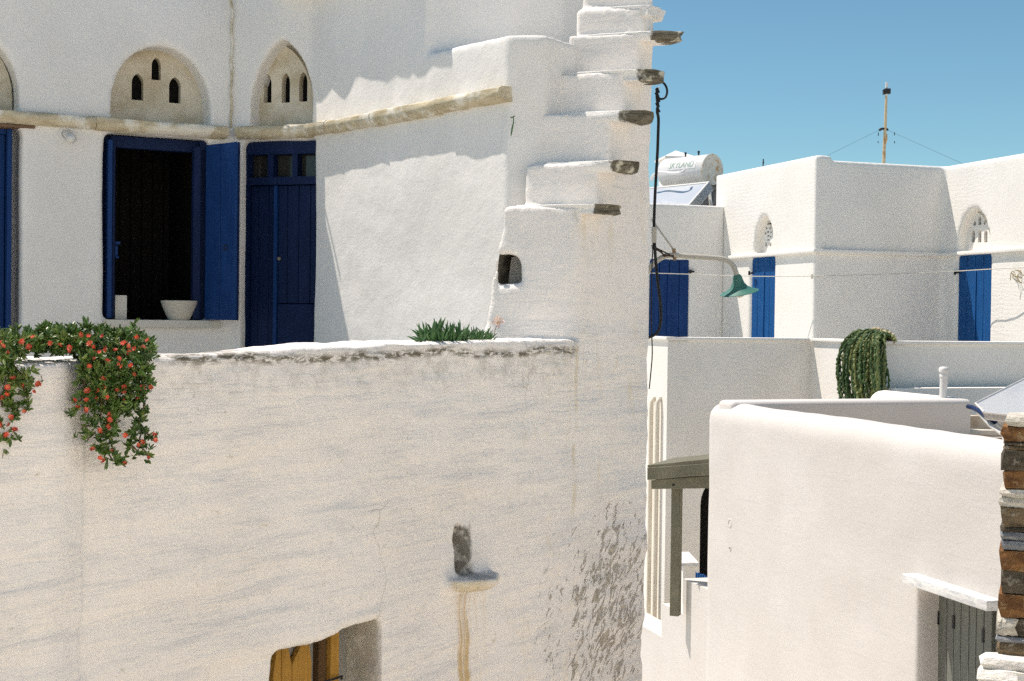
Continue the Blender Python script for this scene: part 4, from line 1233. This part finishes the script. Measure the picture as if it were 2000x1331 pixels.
# power cable down the corner
KY = 8.15
kp = lambda u, v, y=KY: pt(u, v, y)
cab = thing('black_cable', 'thick black cable hanging down the house corner from a looped end', 'cable', tuple(kp(1284, 400)))
m_black = (lambda k: (k.col((0.012, 0.012, 0.012)), k.m)[-1])(M('black_rubber', 0.6, 0.3))
part('strand', tube_geo(spline([kp(1290, 158), kp(1299, 166), kp(1303, 178), kp(1300, 190), kp(1292, 194), kp(1286, 191), kp(1283.5, 186)], 5), 0.0065, 8), m_black, cab, smooth=60)
part('strand', tube_geo(spline([kp(1284, 172), kp(1283, 190), kp(1285, 206), kp(1283.5, 218), kp(1286, 232), kp(1285.5, 258), kp(1284, 300), kp(1280.5, 360), kp(1278, 415), kp(1277.5, 450), kp(1280, 500), kp(1284, 545), kp(1289, 585), kp(1291, 615), kp(1288.5, 640), kp(1280, 653), kp(1266, 660)], 5), 0.0085, 8), m_black, cab, smooth=60)
part('strand', tube_geo(spline([kp(1276, 470), kp(1273.5, 520), kp(1272.5, 575), kp(1272.5, 640), kp(1274, 690), kp(1271, 730), kp(1268, 760)], 4), 0.0035, 6), m_black, cab)
for z_ in ((1284, 178), (1283, 186), (1285, 196), (1284, 206), (1285, 216)):
    part('tape', tube_geo([kp(z_[0] - 2, z_[1] - 5, KY - 0.01), kp(z_[0] + 2.5, z_[1] + 4, KY - 0.012)], 0.0095, 7), m_black, cab)
part('hook', tube_geo(spline([kp(1281, 182), kp(1282, 172), kp(1285, 175), kp(1288, 170)], 4), 0.004, 6), m_sill, cab)
part('insulator', box(Plane(kp(1273, 460, KY - .05), kp(1282, 460, KY - .05)), 0, 0.026, -0.02, 0.02, kp(1277, 475).z, kp(1277, 445).z), m_arm, cab, 0.003)

# clothes line between the far shutters
line = thing('washing_line', 'thin pale washing line stretched across the far house front', 'washing line', tuple(pt(1585, 541, 18.9)))
m_line = metal('pale_cord', (0.62, 0.60, 0.52), 0.7)
part('cord', tube_geo(spline([pt(1240, 533, 20.3), pt(1345, 536, 20.2), pt(1470, 540, 19.6), pt(1583, 540, 18.92)], 4), 0.0055, 6), m_line, line)
part('cord', tube_geo(spline([pt(1583, 540, 18.92), pt(1700, 537, 18.9), pt(1850, 531, 18.9), pt(1935, 526, 18.2), pt(2060, 520, 17.2)], 4), 0.0055, 6), m_line, line)
part('peg', tube_geo([L1.w(L1.len - 0.04, -0.02, pt(1583, 540, 18.9).z - 0.03), L1.w(L1.len - 0.04, -0.02, pt(1583, 540, 18.9).z + 0.03)], 0.012, 6), m_line, line)

# ------------------------------------------------------------------ things on the window sill and wall
sy = 0.05
bx_ = PA.w(PA.s(350, 610, sy), sy, wz0 + 0.003)
m_bowl = (lambda k: (k.col(k.mix(k.noise(k.scale(k.pos, (20, 20, 90)), 1, 4), (0.66, 0.62, 0.53), (0.42, 0.38, 0.31))), k.bump(k.noise(k.scale(k.pos, (20, 20, 160)), 1, 2), 0.5, 0.004), k.m)[-1])(M('woven_bowl', 0.9, 0.1))
bh = PA.z(350, 588, sy) - wz0 - 0.003
bo = mesh('bowl', *lathe_geo((bx_.x, bx_.y, bx_.z), (0, 0, 1), [(0.066, 0.0), (0.086, bh * .35), (0.104, bh * .7), (0.115, bh), (0.109, bh + 0.002), (0.098, bh * .7), (0.078, bh * .35), (0.06, 0.012)], 28))
tag(put('bowl', bo, m_bowl, None, 50), 'pale coarse bowl on the marble window sill', 'bowl')
ba, bb = PA.s(225, 600, 0.06), PA.s(248, 600, 0.06)
bk_geo = box(PA, ba, bb, 0.06, 0.12, wz0 + 0.003, PA.z(236, 577, 0.06))
bk = part('stone_block', bk_geo, m_sill, None, 0.004, 2)
tag(bk, 'small white upright block standing in the open window beside the sash', 'block')
lc_ = PA.hit(130, 262)
wlamp = thing('wall_lamp', 'bare light bulb in round white holder on the wall left of the window', 'wall lamp', tuple(PA.w(lc_[0], 0, lc_[1])))
lb = PA.w(lc_[0], 0.004, lc_[1])
part('holder', lathe_geo(lb, -PA.q, [(0.050, 0), (0.050, 0.014), (0.042, 0.018), (0.032, 0.018), (0.028, 0.01)], 20), m_pvc, wlamp, smooth=40)
part('socket', lathe_geo(lb - PA.q * 0.01, -PA.q + Vector((0.25, 0, -0.55)), [(0.024, 0.004), (0.022, 0.03), (0.018, 0.04)], 16), m_alu, wlamp, smooth=40)
bd = (-PA.q + Vector((0.25, 0, -0.55))).normalized()
part('bulb', lathe_geo(lb - PA.q * 0.01 + bd * 0.03, bd, [(0.014, 0), (0.016, 0.015), (0.028, 0.035), (0.031, 0.052), (0.024, 0.07), (0.001, 0.08)], 18), metal('frosted_glass', (0.74, 0.73, 0.68), 0.2), wlamp, smooth=60)

# ------------------------------------------------------------------ dry stone pillar at the right edge
SPz = 6.0
SP = Plane(xy(1957, SPz), xy(2100, SPz - 0.1))
sp_t = thing('stone_pillar', 'rough dry stone pillar of brown and rusty slabs beside the marble door lintel', 'pillar', tuple(SP.w(0.2, 0.3, GROUND)))
def stone_mat(name, a, b, c):
    k = M(name, 0.92, 0.15)
    n = k.noise(k.scale(k.pos, (8, 8, 26)), 1.5, 5, 0.7); n2 = k.noise(k.pos, 22, 4, 0.7)
    cc_ = k.mix(k.step(n, 0.38, 0.62), a, b)
    k.col(k.mix(k.mul(k.step(n2, 0.55, 0.66), 0.8), cc_, c)); k.bump(k.add(n, n2), 0.8, 0.015); return k.m
st_or = stone_mat('rusty_stone', (0.25, 0.125, 0.048), (0.13, 0.065, 0.030), (0.34, 0.24, 0.13))
st_br = stone_mat('brown_stone', (0.19, 0.14, 0.085), (0.10, 0.075, 0.045), (0.36, 0.32, 0.25))
st_dk = stone_mat('dark_stone_slab', (0.12, 0.10, 0.07), (0.065, 0.055, 0.04), (0.30, 0.27, 0.21))
st_gy = stone_mat('grey_stone', (0.26, 0.27, 0.28), (0.16, 0.17, 0.19), (0.40, 0.39, 0.36))
st_wh = stone_mat('pale_stone', (0.62, 0.59, 0.52), (0.45, 0.42, 0.35), (0.70, 0.68, 0.63))
st_wp = stone_mat('whitewashed_stone', (0.78, 0.76, 0.72), (0.72, 0.69, 0.63), (0.64, 0.58, 0.48))
def rough_stone(P, s0, s1, y0, y1, z0, z1, seed, amp=0.010):
    rr = random.Random(seed)
    nx, ny, nz_ = 4, 1, 2
    bm = bmesh.new()
    vid = {}
    def V(i, j, k):
        if (i, j, k) not in vid:
            fx, fy, fz = i / nx, j / ny, k / nz_
            a = s0 + (s1 - s0) * fx; y = y0 + (y1 - y0) * fy; z = z0 + (z1 - z0) * fz
            e = amp
            if k in (0, nz_): z += (rr.random() - 0.5) * e * 0.7
            a += (rr.random() - 0.5) * e * (2.0 if i in (0, nx) else 1.0)
            y += (rr.random() - 0.5) * e * 1.2
            if k == 1 and j == 0: y -= e * 0.9
            if k == 1 and i == 0: a -= e * 0.7
            vid[(i, j, k)] = bm.verts.new(P.w(a, y, z))
        return vid[(i, j, k)]
    def q(*c): bm.faces.new([V(*x) for x in c])
    for i in range(nx):
        for k in range(nz_):
            q((i, 0, k), (i + 1, 0, k), (i + 1, 0, k + 1), (i, 0, k + 1)); q((i, ny, k), (i, ny, k + 1), (i + 1, ny, k + 1), (i + 1, ny, k))
        for j in range(ny):
            q((i, j, 0), (i, j + 1, 0), (i + 1, j + 1, 0), (i + 1, j, 0)); q((i, j, nz_), (i + 1, j, nz_), (i + 1, j + 1, nz_), (i, j + 1, nz_))
    for j in range(ny):
        for k in range(nz_):
            q((0, j, k), (0, j, k + 1), (0, j + 1, k + 1), (0, j + 1, k)); q((nx, j, k), (nx, j + 1, k), (nx, j + 1, k + 1), (nx, j, k + 1))
    bmesh.ops.recalc_face_normals(bm, faces=bm.faces[:])
    me = bpy.data.meshes.new('stone'); bm.to_mesh(me); bm.free()
    return me
courses = [(815, 833, 1966, st_wh), (834, 862, 1961, st_or), (863, 871, 1962, st_dk), (872, 879, 1964, st_br), (880, 919, 1959, st_dk), (921, 956, 1961, st_or), (958, 972, 1956, st_wh), (973, 991, 1957, st_wh), (993, 1030, 1958, st_br), (1031, 1040, 1957, st_dk), (1041, 1056, 1957, st_gy), (1057, 1075, 1958, st_gy), (1077, 1115, 1955, st_or), (1116, 1161, 1956, st_dk), (1163, 1208, 1954, st_or), (1210, 1243, 1949, st_wh), (1245, 1256, 1952, st_gy), (1258, 1286, 1953, st_br)]
rs = random.Random(31)
for i, (v0, v1, u, m_) in enumerate(courses):
    z0, z1 = SP.z(1980, v1), SP.z(1980, v0)
    s0 = SP.s(u, v0)
    wd = 0.20 + 0.14 * rs.random()
    if i == 15: wd = 0.075
    sm_ = 180 if i in (15,) else 30
    put('stone', rough_stone(SP, s0, s0 + wd, rs.random() * 0.012, 0.30, z0, z1, i), m_, sp_t, sm_)
    x = s0 + wd + 0.006
    while x < 0.62:
        wd = 0.14 + 0.16 * rs.random()
        mm = rs.choice([st_br, st_dk, st_or, st_gy]) if i != 15 else st_dk
        put('stone', rough_stone(SP, x, x + wd, 0.008 + rs.random() * 0.012, 0.30, z0, z1, i * 7 + 100), mm, sp_t, 30)
        x += wd + 0.006
part('core', box(SP, 0.03, 0.6, 0.03, 0.55, GROUND, SP.z(1980, 822)), st_dk, sp_t)
# whitewashed ledge stones at its foot
for (u0, u1, v0, v1, y0) in ((1921, 2012, 1287, 1309, -0.10), (1916, 1984, 1311, 1345, -0.13), (1986, 2080, 1312, 1350, -0.12), (2014, 2090, 1290, 1310, -0.10), (1915, 2050, 1352, 1400, -0.14)):
    put('ledge_stone', rough_stone(SP, SP.s(u0, 1300, y0), SP.s(u1, 1300, y0), y0, 0.02, SP.z(1950, v1, y0), SP.z(1950, v0, y0), u0 + v0, 0.014), st_wp, sp_t, 40)
part('plinth', box(SP, SP.s(1918, 1300), 0.7, -0.10, 0.5, GROUND, SP.z(1950, 1395, -0.1)), st_wp, sp_t)

# ------------------------------------------------------------------ trailing flowering plant on the terrace wall
def leaf_mat(name, a, b, c=None, rough=0.5):
    k = M(name, rough, 0.35)
    n = k.noise(k.pos, 18, 3, 0.6)
    col = k.mix(k.step(n, 0.35, 0.65), a, b)
    if c: col = k.mix(k.mul(k.rnd(), 0.35), col, c)
    if c: col = k.mix(k.step(k.noise(k.pos, 41, 2), 0.56, 0.7), col, c)
    k.col(col)
    k.b.inputs['Subsurface Weight'].default_value = 0.0
    return k.m
m_leaf = leaf_mat('fleshy_leaf', (0.095, 0.175, 0.030), (0.040, 0.092, 0.018), (0.26, 0.30, 0.08), 0.38)
m_stem = leaf_mat('woody_stem', (0.16, 0.09, 0.05), (0.10, 0.06, 0.035))
def petal_mat():
    k = M('coral_petal', 0.6, 0.25)
    c = k.mix(k.rnd(), (0.60, 0.045, 0.035), (0.74, 0.13, 0.075))
    k.col(k.mix(k.step(k.noise(k.pos, 60, 2), 0.45, 0.7), c, (0.82, 0.24, 0.16))); return k.m
m_red = petal_mat()
m_yel = leaf_mat('yellow_centre', (0.80, 0.45, 0.06), (0.70, 0.32, 0.05))

def leaf_geo(base, d, up_, L, W, T, bend=0.25):
    """a short fleshy leaf: diamond sections along a bent spine"""
    d = d.normalized(); sd_ = d.cross(up_)
    if sd_.length < 1e-3: sd_ = d.cross(Vector((1, 0, 0)))
    sd_.normalize(); nn = sd_.cross(d)
    vs, fs = [], []
    for t, w in ((0, 0.35), (0.35, 0.95), (0.7, 0.85)):
        c = base + d * (L * t) + nn * (bend * L * t * t)
        vs += [c + sd_ * W * w / 2, c + nn * T * w / 2, c - sd_ * W * w / 2, c - nn * T * w / 2]
    vs.append(base + d * L + nn * bend * L)
    for i in range(2):
        for k in range(4):
            fs.append([i * 4 + k, i * 4 + (k + 1) % 4, i * 4 + 4 + (k + 1) % 4, i * 4 + 4 + k])
    fs += [[8 + k, 8 + (k + 1) % 4, 12] for k in range(4)]
    return vs, fs
def sprig_geo(rr, n=6, size=0.024):
    parts = []
    for i in range(n):
        a = 2 * math.pi * i / n + rr.random() * 0.8
        el = rr.uniform(0.15, 1.2)
        d = Vector((math.cos(a) * math.cos(el), math.sin(a) * math.cos(el), math.sin(el)))
        parts.append(leaf_geo(Vector((0, 0, 0.002 * i)), d, Vector((0, 0, 1)), size * rr.uniform(0.7, 1.15), size * 0.36, size * 0.17, 0.2))
    return join(*parts)
rb = random.Random(11)
sprigs = [mesh('leaf_sprig', *sprig_geo(rb, rb.choice([5, 6, 7]))) for _ in range(6)]
for m_ in sprigs: m_.materials.append(m_leaf)
def wp(u, v, off):
    a, z = PE.hit(u, v, off)
    return PE.w(a, off, z)
bush = thing('trailing_plant', 'trailing green plant with coral red flowers draped over the terrace wall corner', 'plant', tuple(wp(150, 700, 0.05)))
spots = []                                   # (point, outward direction)
def spread(u, v, off, j=8):
    p = wp(u + rb.gauss(0, j * 0.6), v + rb.gauss(0, j * 0.6), off + rb.uniform(-0.03, 0.01))
    d = Vector((rb.gauss(0, 0.6), -0.7 + rb.gauss(0, 0.5), 0.55 + rb.gauss(0, 0.6))).normalized()
    spots.append((p, d))
# cushion along the top
for i in range(820):
    u = rb.uniform(-60, 298) if i % 4 else rb.uniform(30, 190)
    top_v = 650 + 7 * math.sin(u * 0.045) + 6 * math.sin(u * 0.11 + 1) + (10 if u > 265 else 0) + (6 if u < 60 and u > 20 else 0)
    low_v = 700 if not 45 < u < 150 else 690
    spread(u, rb.uniform(top_v, low_v), rb.uniform(-0.06, 0.14), 4)
for u, v in ((30, 648), (50, 652), (122, 650), (170, 643), (160, 648), (222, 650), (277, 658), (150, 650), (195, 650)):
    for q in range(5): spread(u, v, 0.05, 5)
strands = [
    [(160, 695), (165, 740), (158, 780), (145, 808)], [(180, 700), (186, 750), (180, 790), (168, 806)], [(195, 700), (198, 760), (196, 815), (178, 830), (160, 835)],
    [(212, 700), (210, 760), (215, 800), (222, 826), (236, 822)], [(222, 700), (226, 770), (222, 815), (213, 838), (192, 852)], [(186, 845), (172, 856), (158, 852)],
    [(224, 775), (222, 840), (214, 856), (222, 880)], [(206, 866), (192, 876), (184, 872)], [(208, 868), (214, 890), (226, 902), (246, 900)], [(206, 880), (204, 896)],
    [(240, 690), (246, 750), (244, 790), (252, 806)], [(262, 690), (268, 740), (266, 780), (250, 812)], [(280, 685), (284, 720), (278, 750), (300, 745)],
    [(292, 685), (296, 705)], [(278, 752), (281, 790), (276, 815), (270, 838)], [(270, 820), (285, 845), (302, 862)], [(268, 838), (252, 850)], [(276, 845), (272, 868), (286, 884), (290, 897)], [(250, 868), (262, 874), (272, 890)],
    [(272, 818), (264, 826)],
    [(0, 690), (14, 730), (20, 770), (32, 800), (28, 842), (12, 868)], [(18, 700), (40, 730), (62, 742), (76, 756)], [(-20, 700), (-4, 760), (6, 800)], [(30, 720), (50, 770), (58, 796), (48, 812)], [(-10, 820), (8, 845), (30, 856), (34, 850)], [(0, 860), (6, 872)],
    [(28, 735), (44, 755), (68, 760)], [(14, 780), (30, 812), (22, 826)]]
stem_geo = []
for st in strands:
    off = [-0.075 - 0.03 * math.sin(i * 1.3) for i in range(len(st))]
    path = spline([wp(u, v, o_) for (u, v), o_ in zip(st, off)], 5)
    stem_geo.append(path)
    for (u0, v0), (u1, v1) in zip(st[:-1], st[1:]):
        n = max(2, int(math.hypot(u1 - u0, v1 - v0) / 5.0))
        for k in range(n):
            f = (k + rb.random()) / n
            spread(u0 + (u1 - u0) * f, v0 + (v1 - v0) * f, -0.09 + rb.uniform(-0.02, 0.02), 7)
for i in range(250):                         # the dense heart of the right bunch
    u, v = rb.uniform(155, 290), rb.uniform(695, 812)
    if (u - 225) ** 2 / 70 ** 2 + (v - 735) ** 2 / 80 ** 2 < 1: spread(u, v, rb.uniform(-0.12, -0.04), 5)
for i in range(120):
    u, v = rb.uniform(-40, 76), rb.uniform(700, 800)
    if v < 745 + 0.8 * (40 - abs(u - 25)) and v > 690 + 0.55 * max(u, 0): spread(u, v, rb.uniform(-0.12, -0.07), 5)
for p in stem_geo:
    part('stem', tube_geo(p, 0.0028, 5), m_stem, bush, smooth=60)
cps = sorted(range(len(spots)), key=lambda i: spots[i][0].y + 2.0 * (spots[i][0] - PE.o).dot(PE.q))
def orient(p, d, roll, sc):
    return Matrix.Translation(p) @ d.to_track_quat('Z', 'Y').to_matrix().to_4x4() @ Matrix.Rotation(roll, 4, 'Z') @ Matrix.Scale(sc, 4)
rest = bmesh.new()
for r_, i in enumerate(cps):
    p, d = spots[i]
    mw = orient(p, d, rb.random() * 6.28, rb.uniform(0.6, 1.3))
    me = sprigs[rb.randrange(6)]
    if r_ < 290:
        o = put('leaf_sprig', me, None, bush); o.matrix_basis = mw
    else:
        k0 = len(rest.verts)
        rest.from_mesh(me)
        rest.verts.ensure_lookup_table()
        bmesh.ops.transform(rest, matrix=mw, verts=rest.verts[k0:])
fm = bpy.data.meshes.new('foliage'); rest.to_mesh(fm); rest.free()
tag(put('foliage', fm, m_leaf, bush), kind='stuff')
# flowers
fl_px = [(285, 173), (183, 212), (435, 228), (525, 232), (605, 265), (606, 290), (710, 150), (765, 165), (890, 165), (780, 230), (812, 255), (860, 303), (805, 292), (920, 280), (1000, 287), (1075, 228), (1110, 250), (1115, 300), (1165, 272), (1240, 262), (1180, 170), (1278, 200), (25, 250), (70, 318), (55, 352), (10, 225), (255, 262), (860, 352), (815, 362), (930, 385), (1030, 360), (1030, 408), (1055, 428), (1127, 412), (775, 420), (895, 535), (1170, 493), (755, 642), (853, 637), (912, 605), (843, 700), (920, 690), (748, 718), (653, 718), (675, 778), (740, 805), (1017, 635), (1075, 655), (1078, 608), (1080, 722), (1230, 608), (1312, 602), (1192, 705), (955, 845), (945, 890), (950, 945), (860, 985), (1085, 1020), (1242, 1075), (1195, 1108), (1335, 1018), (1345, 1065), (965, 1160), (800, 1145), (868, 1215), (900, 1250), (1080, 1268), (1292, 1218), (110, 530), (62, 605), (65, 660), (195, 592), (335, 578), (300, 640), (15, 705), (210, 815), (95, 865), (10, 925), (128, 978), (48, 1010), (75, 935)]
def flower_geo(rr, n=26, r=0.0145):
    vs, fs = [], []
    for i in range(n):
        a = 2 * math.pi * i / n + rr.random() * 0.15; el = rr.uniform(0.1, 0.75)
        R_ = r * rr.uniform(0.85, 1.1); w = 0.0024
        d = Vector((math.cos(a), math.sin(a), 0)); t_ = Vector((-math.sin(a), math.cos(a), 0))
        b = d * 0.002; m_ = d * R_ * 0.6 * math.cos(el * .6) + Vector((0, 0, R_ * 0.6 * math.sin(el))); e = d * R_ * math.cos(el) + Vector((0, 0, R_ * math.sin(el)))
        k = len(vs)
        vs += [b - t_ * w * .5, b + t_ * w * .5, m_ + t_ * w, e, m_ - t_ * w]
        fs.append([k, k + 1, k + 2, k + 3, k + 4])
    return vs, fs
flw = []
for i in range(4):
    vs, fs = flower_geo(rb)
    nb0 = len(fs)
    v2, f2 = lathe_geo((0, 0, -0.004), (0, 0, 1), [(0.001, 0), (0.0028, 0.003), (0.0022, 0.006), (0.0005, 0.007)], 8)
    vs, fs = join((vs, fs), (v2, f2))
    me = mesh('flower', vs, fs); me.materials.append(m_red); me.materials.append(m_yel)
    for q_ in me.polygons[nb0:]: q_.material_index = 1
    flw.append(me)
for (x, y) in fl_px:
    u, v = x / 4.436, 620 + y / 4.436
    off = -0.135 if v > 700 else -0.10
    p = wp(u, v, off)
    d = Vector((rb.gauss(0.0, 0.7), -0.8, 0.35 + rb.gauss(0, 0.6))).normalized()
    o = put('flower', flw[rb.randrange(4)], None, bush)
    o.matrix_basis = orient(p, d, rb.random() * 6, rb.uniform(0.5, 0.88))

# ------------------------------------------------------------------ succulent tuft and pale flower on the wall top
m_fing = leaf_mat('succulent_leaf', (0.045, 0.13, 0.035), (0.028, 0.085, 0.026), (0.10, 0.20, 0.06), 0.45)
tuft = thing('succulent', 'low tuft of pointed green succulent leaves on the terrace wall top', 'plant', tuple(wp(885, 658, 0.13)))
fing = []
for i in range(7):
    L = 0.062 + 0.006 * i
    path = []
    for k in range(6):
        t = k / 5
        path.append(Vector((0.012 * math.sin(i) * t * t, 0.34 * L * t * t * (0.4 + 0.25 * (i % 3)), L * t)))
    me = mesh('leaf', *tube_geo(path, [0.0036, 0.0058, 0.0062, 0.0054, 0.0036, 0.0006], 5)); me.materials.append(m_fing)
    me.polygons.foreach_set('use_smooth', [True] * len(me.polygons)); fing.append(me)
tops = [(815, 640), (830, 622), (845, 610), (860, 606), (875, 618), (890, 614), (905, 628), (915, 634), (930, 630), (945, 625), (958, 638)]
def top_at(u):
    for (a, b), (c, d) in zip(tops[:-1], tops[1:]):
        if a <= u <= c: return b + (d - b) * (u - a) / (c - a)
    return 642
for i in range(210):
    cu = rb.choice([828, 842, 856, 868, 884, 898, 912, 926, 940, 950]) + rb.gauss(0, 7)
    cu = min(max(cu, 818), 956)
    off = rb.uniform(0.05, 0.19)
    base_v = 660 - (cu - 815) * 0.02
    p = wp(cu, base_v, off); p.z = ptop + rb.uniform(-0.012, 0.012)
    hgt_ = (base_v - top_at(cu)) / 470.0 * rb.uniform(0.55, 1.0) + 0.012
    lean = rb.gauss(0, 0.42) + (cu - 885) / 190
    d = Vector((lean, rb.gauss(-0.25, 0.5), 1.0)).normalized()
    k = rb.randrange(7)
    o = put('leaf', fing[k], None, tuft)
    o.matrix_basis = orient(p, d, rb.random() * 6.28, min(1.35, max(0.45, hgt_ / (0.062 + 0.006 * k))))
pf = thing('pink_flower', 'single pale pink flower on a thin stem right of the succulent tuft', 'flower', tuple(wp(965, 656, 0.10)))
fp = wp(973, 630, 0.09)
part('stem', tube_geo(spline([wp(964, 660, 0.10), wp(967, 645, 0.10), fp], 4), 0.0016, 5), m_stem, pf)
m_pink = leaf_mat('pale_pink_petal', (0.84, 0.68, 0.62), (0.80, 0.60, 0.53), None, 0.6)
for i, (dx, dz) in enumerate(((-0.7, 0.8), (-0.9, -0.1), (0.1, -1.0), (0.9, 0.05), (0.8, 0.7), (-0.1, 1.0))):
    d = Vector((dx, -0.5, dz)).normalized()
    part('petal', leaf_geo(fp, d, Vector((0.1, -1, 0.2)), 0.036 + 0.006 * (i % 2), 0.019, 0.003, 0.15), m_pink, pf)
part('heart', lathe_geo(fp - Vector((0, 0.004, 0.002)), (0, -1, -0.2), [(0.002, 0), (0.004, 0.004), (0.001, 0.008)], 8), m_yel, pf)

# ------------------------------------------------------------------ trailing cactus over the far terrace wall
kc = M('cactus_green', 0.6, 0.3)
rn = kc.rnd()
nn_ = kc.noise(kc.pos, 7, 4, 0.65)
cb_ = kc.mix(kc.step(nn_, 0.35, 0.65), (0.030, 0.070, 0.022), (0.055, 0.105, 0.030))
cb_ = kc.mix(kc.step(rn, 0.45, 1.0, 0.0, 0.85), cb_, (0.22, 0.24, 0.085))
kc.col(cb_)
m_dry = leaf_mat('dry_stem', (0.46, 0.38, 0.22), (0.34, 0.27, 0.15))
cact = thing('trailing_cactus', 'mass of ropy green cactus stems hanging over the far terrace wall', 'plant', tuple(Tb.w(Tb.s(1690), 0.1, TT)))
rc = random.Random(5)
def wb(u, v, off):
    a, z = Tb.hit(u, v, off)
    return Tb.w(a, off, z)
def cstem(px, offs, rad, mat):
    path = spline([wb(u, v, o_) for (u, v), o_ in zip(px, offs)], 11)
    ph = rc.random() * 6
    path = [p + Vector((rc.gauss(0, .006), rc.gauss(0, .006), rc.gauss(0, .004))) for p in path]
    rs_ = [rad * (1 + 0.34 * math.sin(i * 2.1 + ph)) for i in range(len(path))]
    rs_[-1] = rad * 0.3; rs_[0] = rad * 0.6
    part('stem', tube_geo(path, rs_, 6), mat, cact, smooth=35)
for i in range(74):
    f = (i + rc.random()) / 74
    ue = 1636 + 92 * f ** 0.85 + rc.gauss(0, 3.5)
    x0 = 1722 + rc.gauss(0, 9); y0 = 656 + rc.gauss(0, 3)
    reach = (1730 - ue) / 95.0
    apex_u = x0 + (ue - x0) * 0.45; apex_v = 647 + (1 - reach) * 9 + rc.gauss(0, 3)
    sh_u = x0 + (ue - x0) * 0.86; sh_v = 662 + (reach) * 10 + rc.gauss(0, 5)
    d_ = -(0.07 + 0.20 * rc.random())
    endv = 792 if rc.random() < 0.75 else rc.uniform(720, 785)
    pxs = [(x0, y0), (apex_u, apex_v), (sh_u, sh_v), (ue + rc.gauss(0, 2), 705 + rc.gauss(0, 6)), (ue + rc.gauss(0, 3.5) + 3 * reach, 748), (ue + 8 * reach + rc.gauss(0, 5), endv)]
    cstem(pxs, [0.08, d_ * 0.5, d_ * 0.9, d_, d_, d_ * 0.9], 0.012 + 0.008 * rc.random() ** 2, kc.m)
for i in range(16):
    x1 = rc.uniform(1712, 1746)
    cstem([(1690 + rc.gauss(0, 12), 652 + rc.gauss(0, 3)), (1712, 646 + rc.gauss(0, 2)), (x1, 655 + rc.gauss(0, 4)), (x1 + rc.uniform(-6, 8), 667 + rc.gauss(0, 3))], [-0.02, 0.02, 0.08, 0.10], 0.015, m_dry)
for i in range(5):
    cstem([(1712 + rc.gauss(0, 4), 652), (1724, 658), (1714 + i * 2, 690), (1712 + i, 712 + rc.random() * 12)], [0.04, -0.05, -0.16, -0.16], 0.012, m_dry)
cstem([(1720, 646), (1735, 650), (1752, 668)], [0.05, 0.06, 0.06], 0.018, kc.m)

# little weed rooted in the wall beside the steps
wd = thing('wall_weed', 'small green weed sprouting from the white wall left of the steps', 'plant', tuple(pt(1000, 232, 7.25)))
for px in ([(1001, 228), (1003, 233), (1002, 245), (999, 262)], [(1001, 229), (997, 231)], [(1002, 229), (1006, 227)], [(1003, 240), (1000, 250), (998, 266)]):
    part('stalk', tube_geo(spline([pt(u, v, 7.27) for u, v in px], 4), 0.0028, 5), m_fing, wd)

# dry tuft hanging on the far wall
dt = thing('dried_bunch', 'small dried straw bunch hanging on the white wall beside the far blue shutters', 'plant', tuple(L2.w(L2.s(1990, 540), -0.04, L2.z(1990, 540))))
for i in range(12):
    a = rc.random() * 6.28
    c_ = L2.hit(1990 + rc.gauss(0, 4), 535 + rc.gauss(0, 5))
    p0 = L2.w(c_[0], -0.04, c_[1])
    part('straw', tube_geo(spline([p0, p0 + Vector((0.05 * math.cos(a), -0.02, 0.05 * math.sin(a))), p0 + Vector((0.09 * math.cos(a + 1), 0, 0.09 * math.sin(a + 1) - 0.03))], 3), 0.006, 5), m_dry, dt)
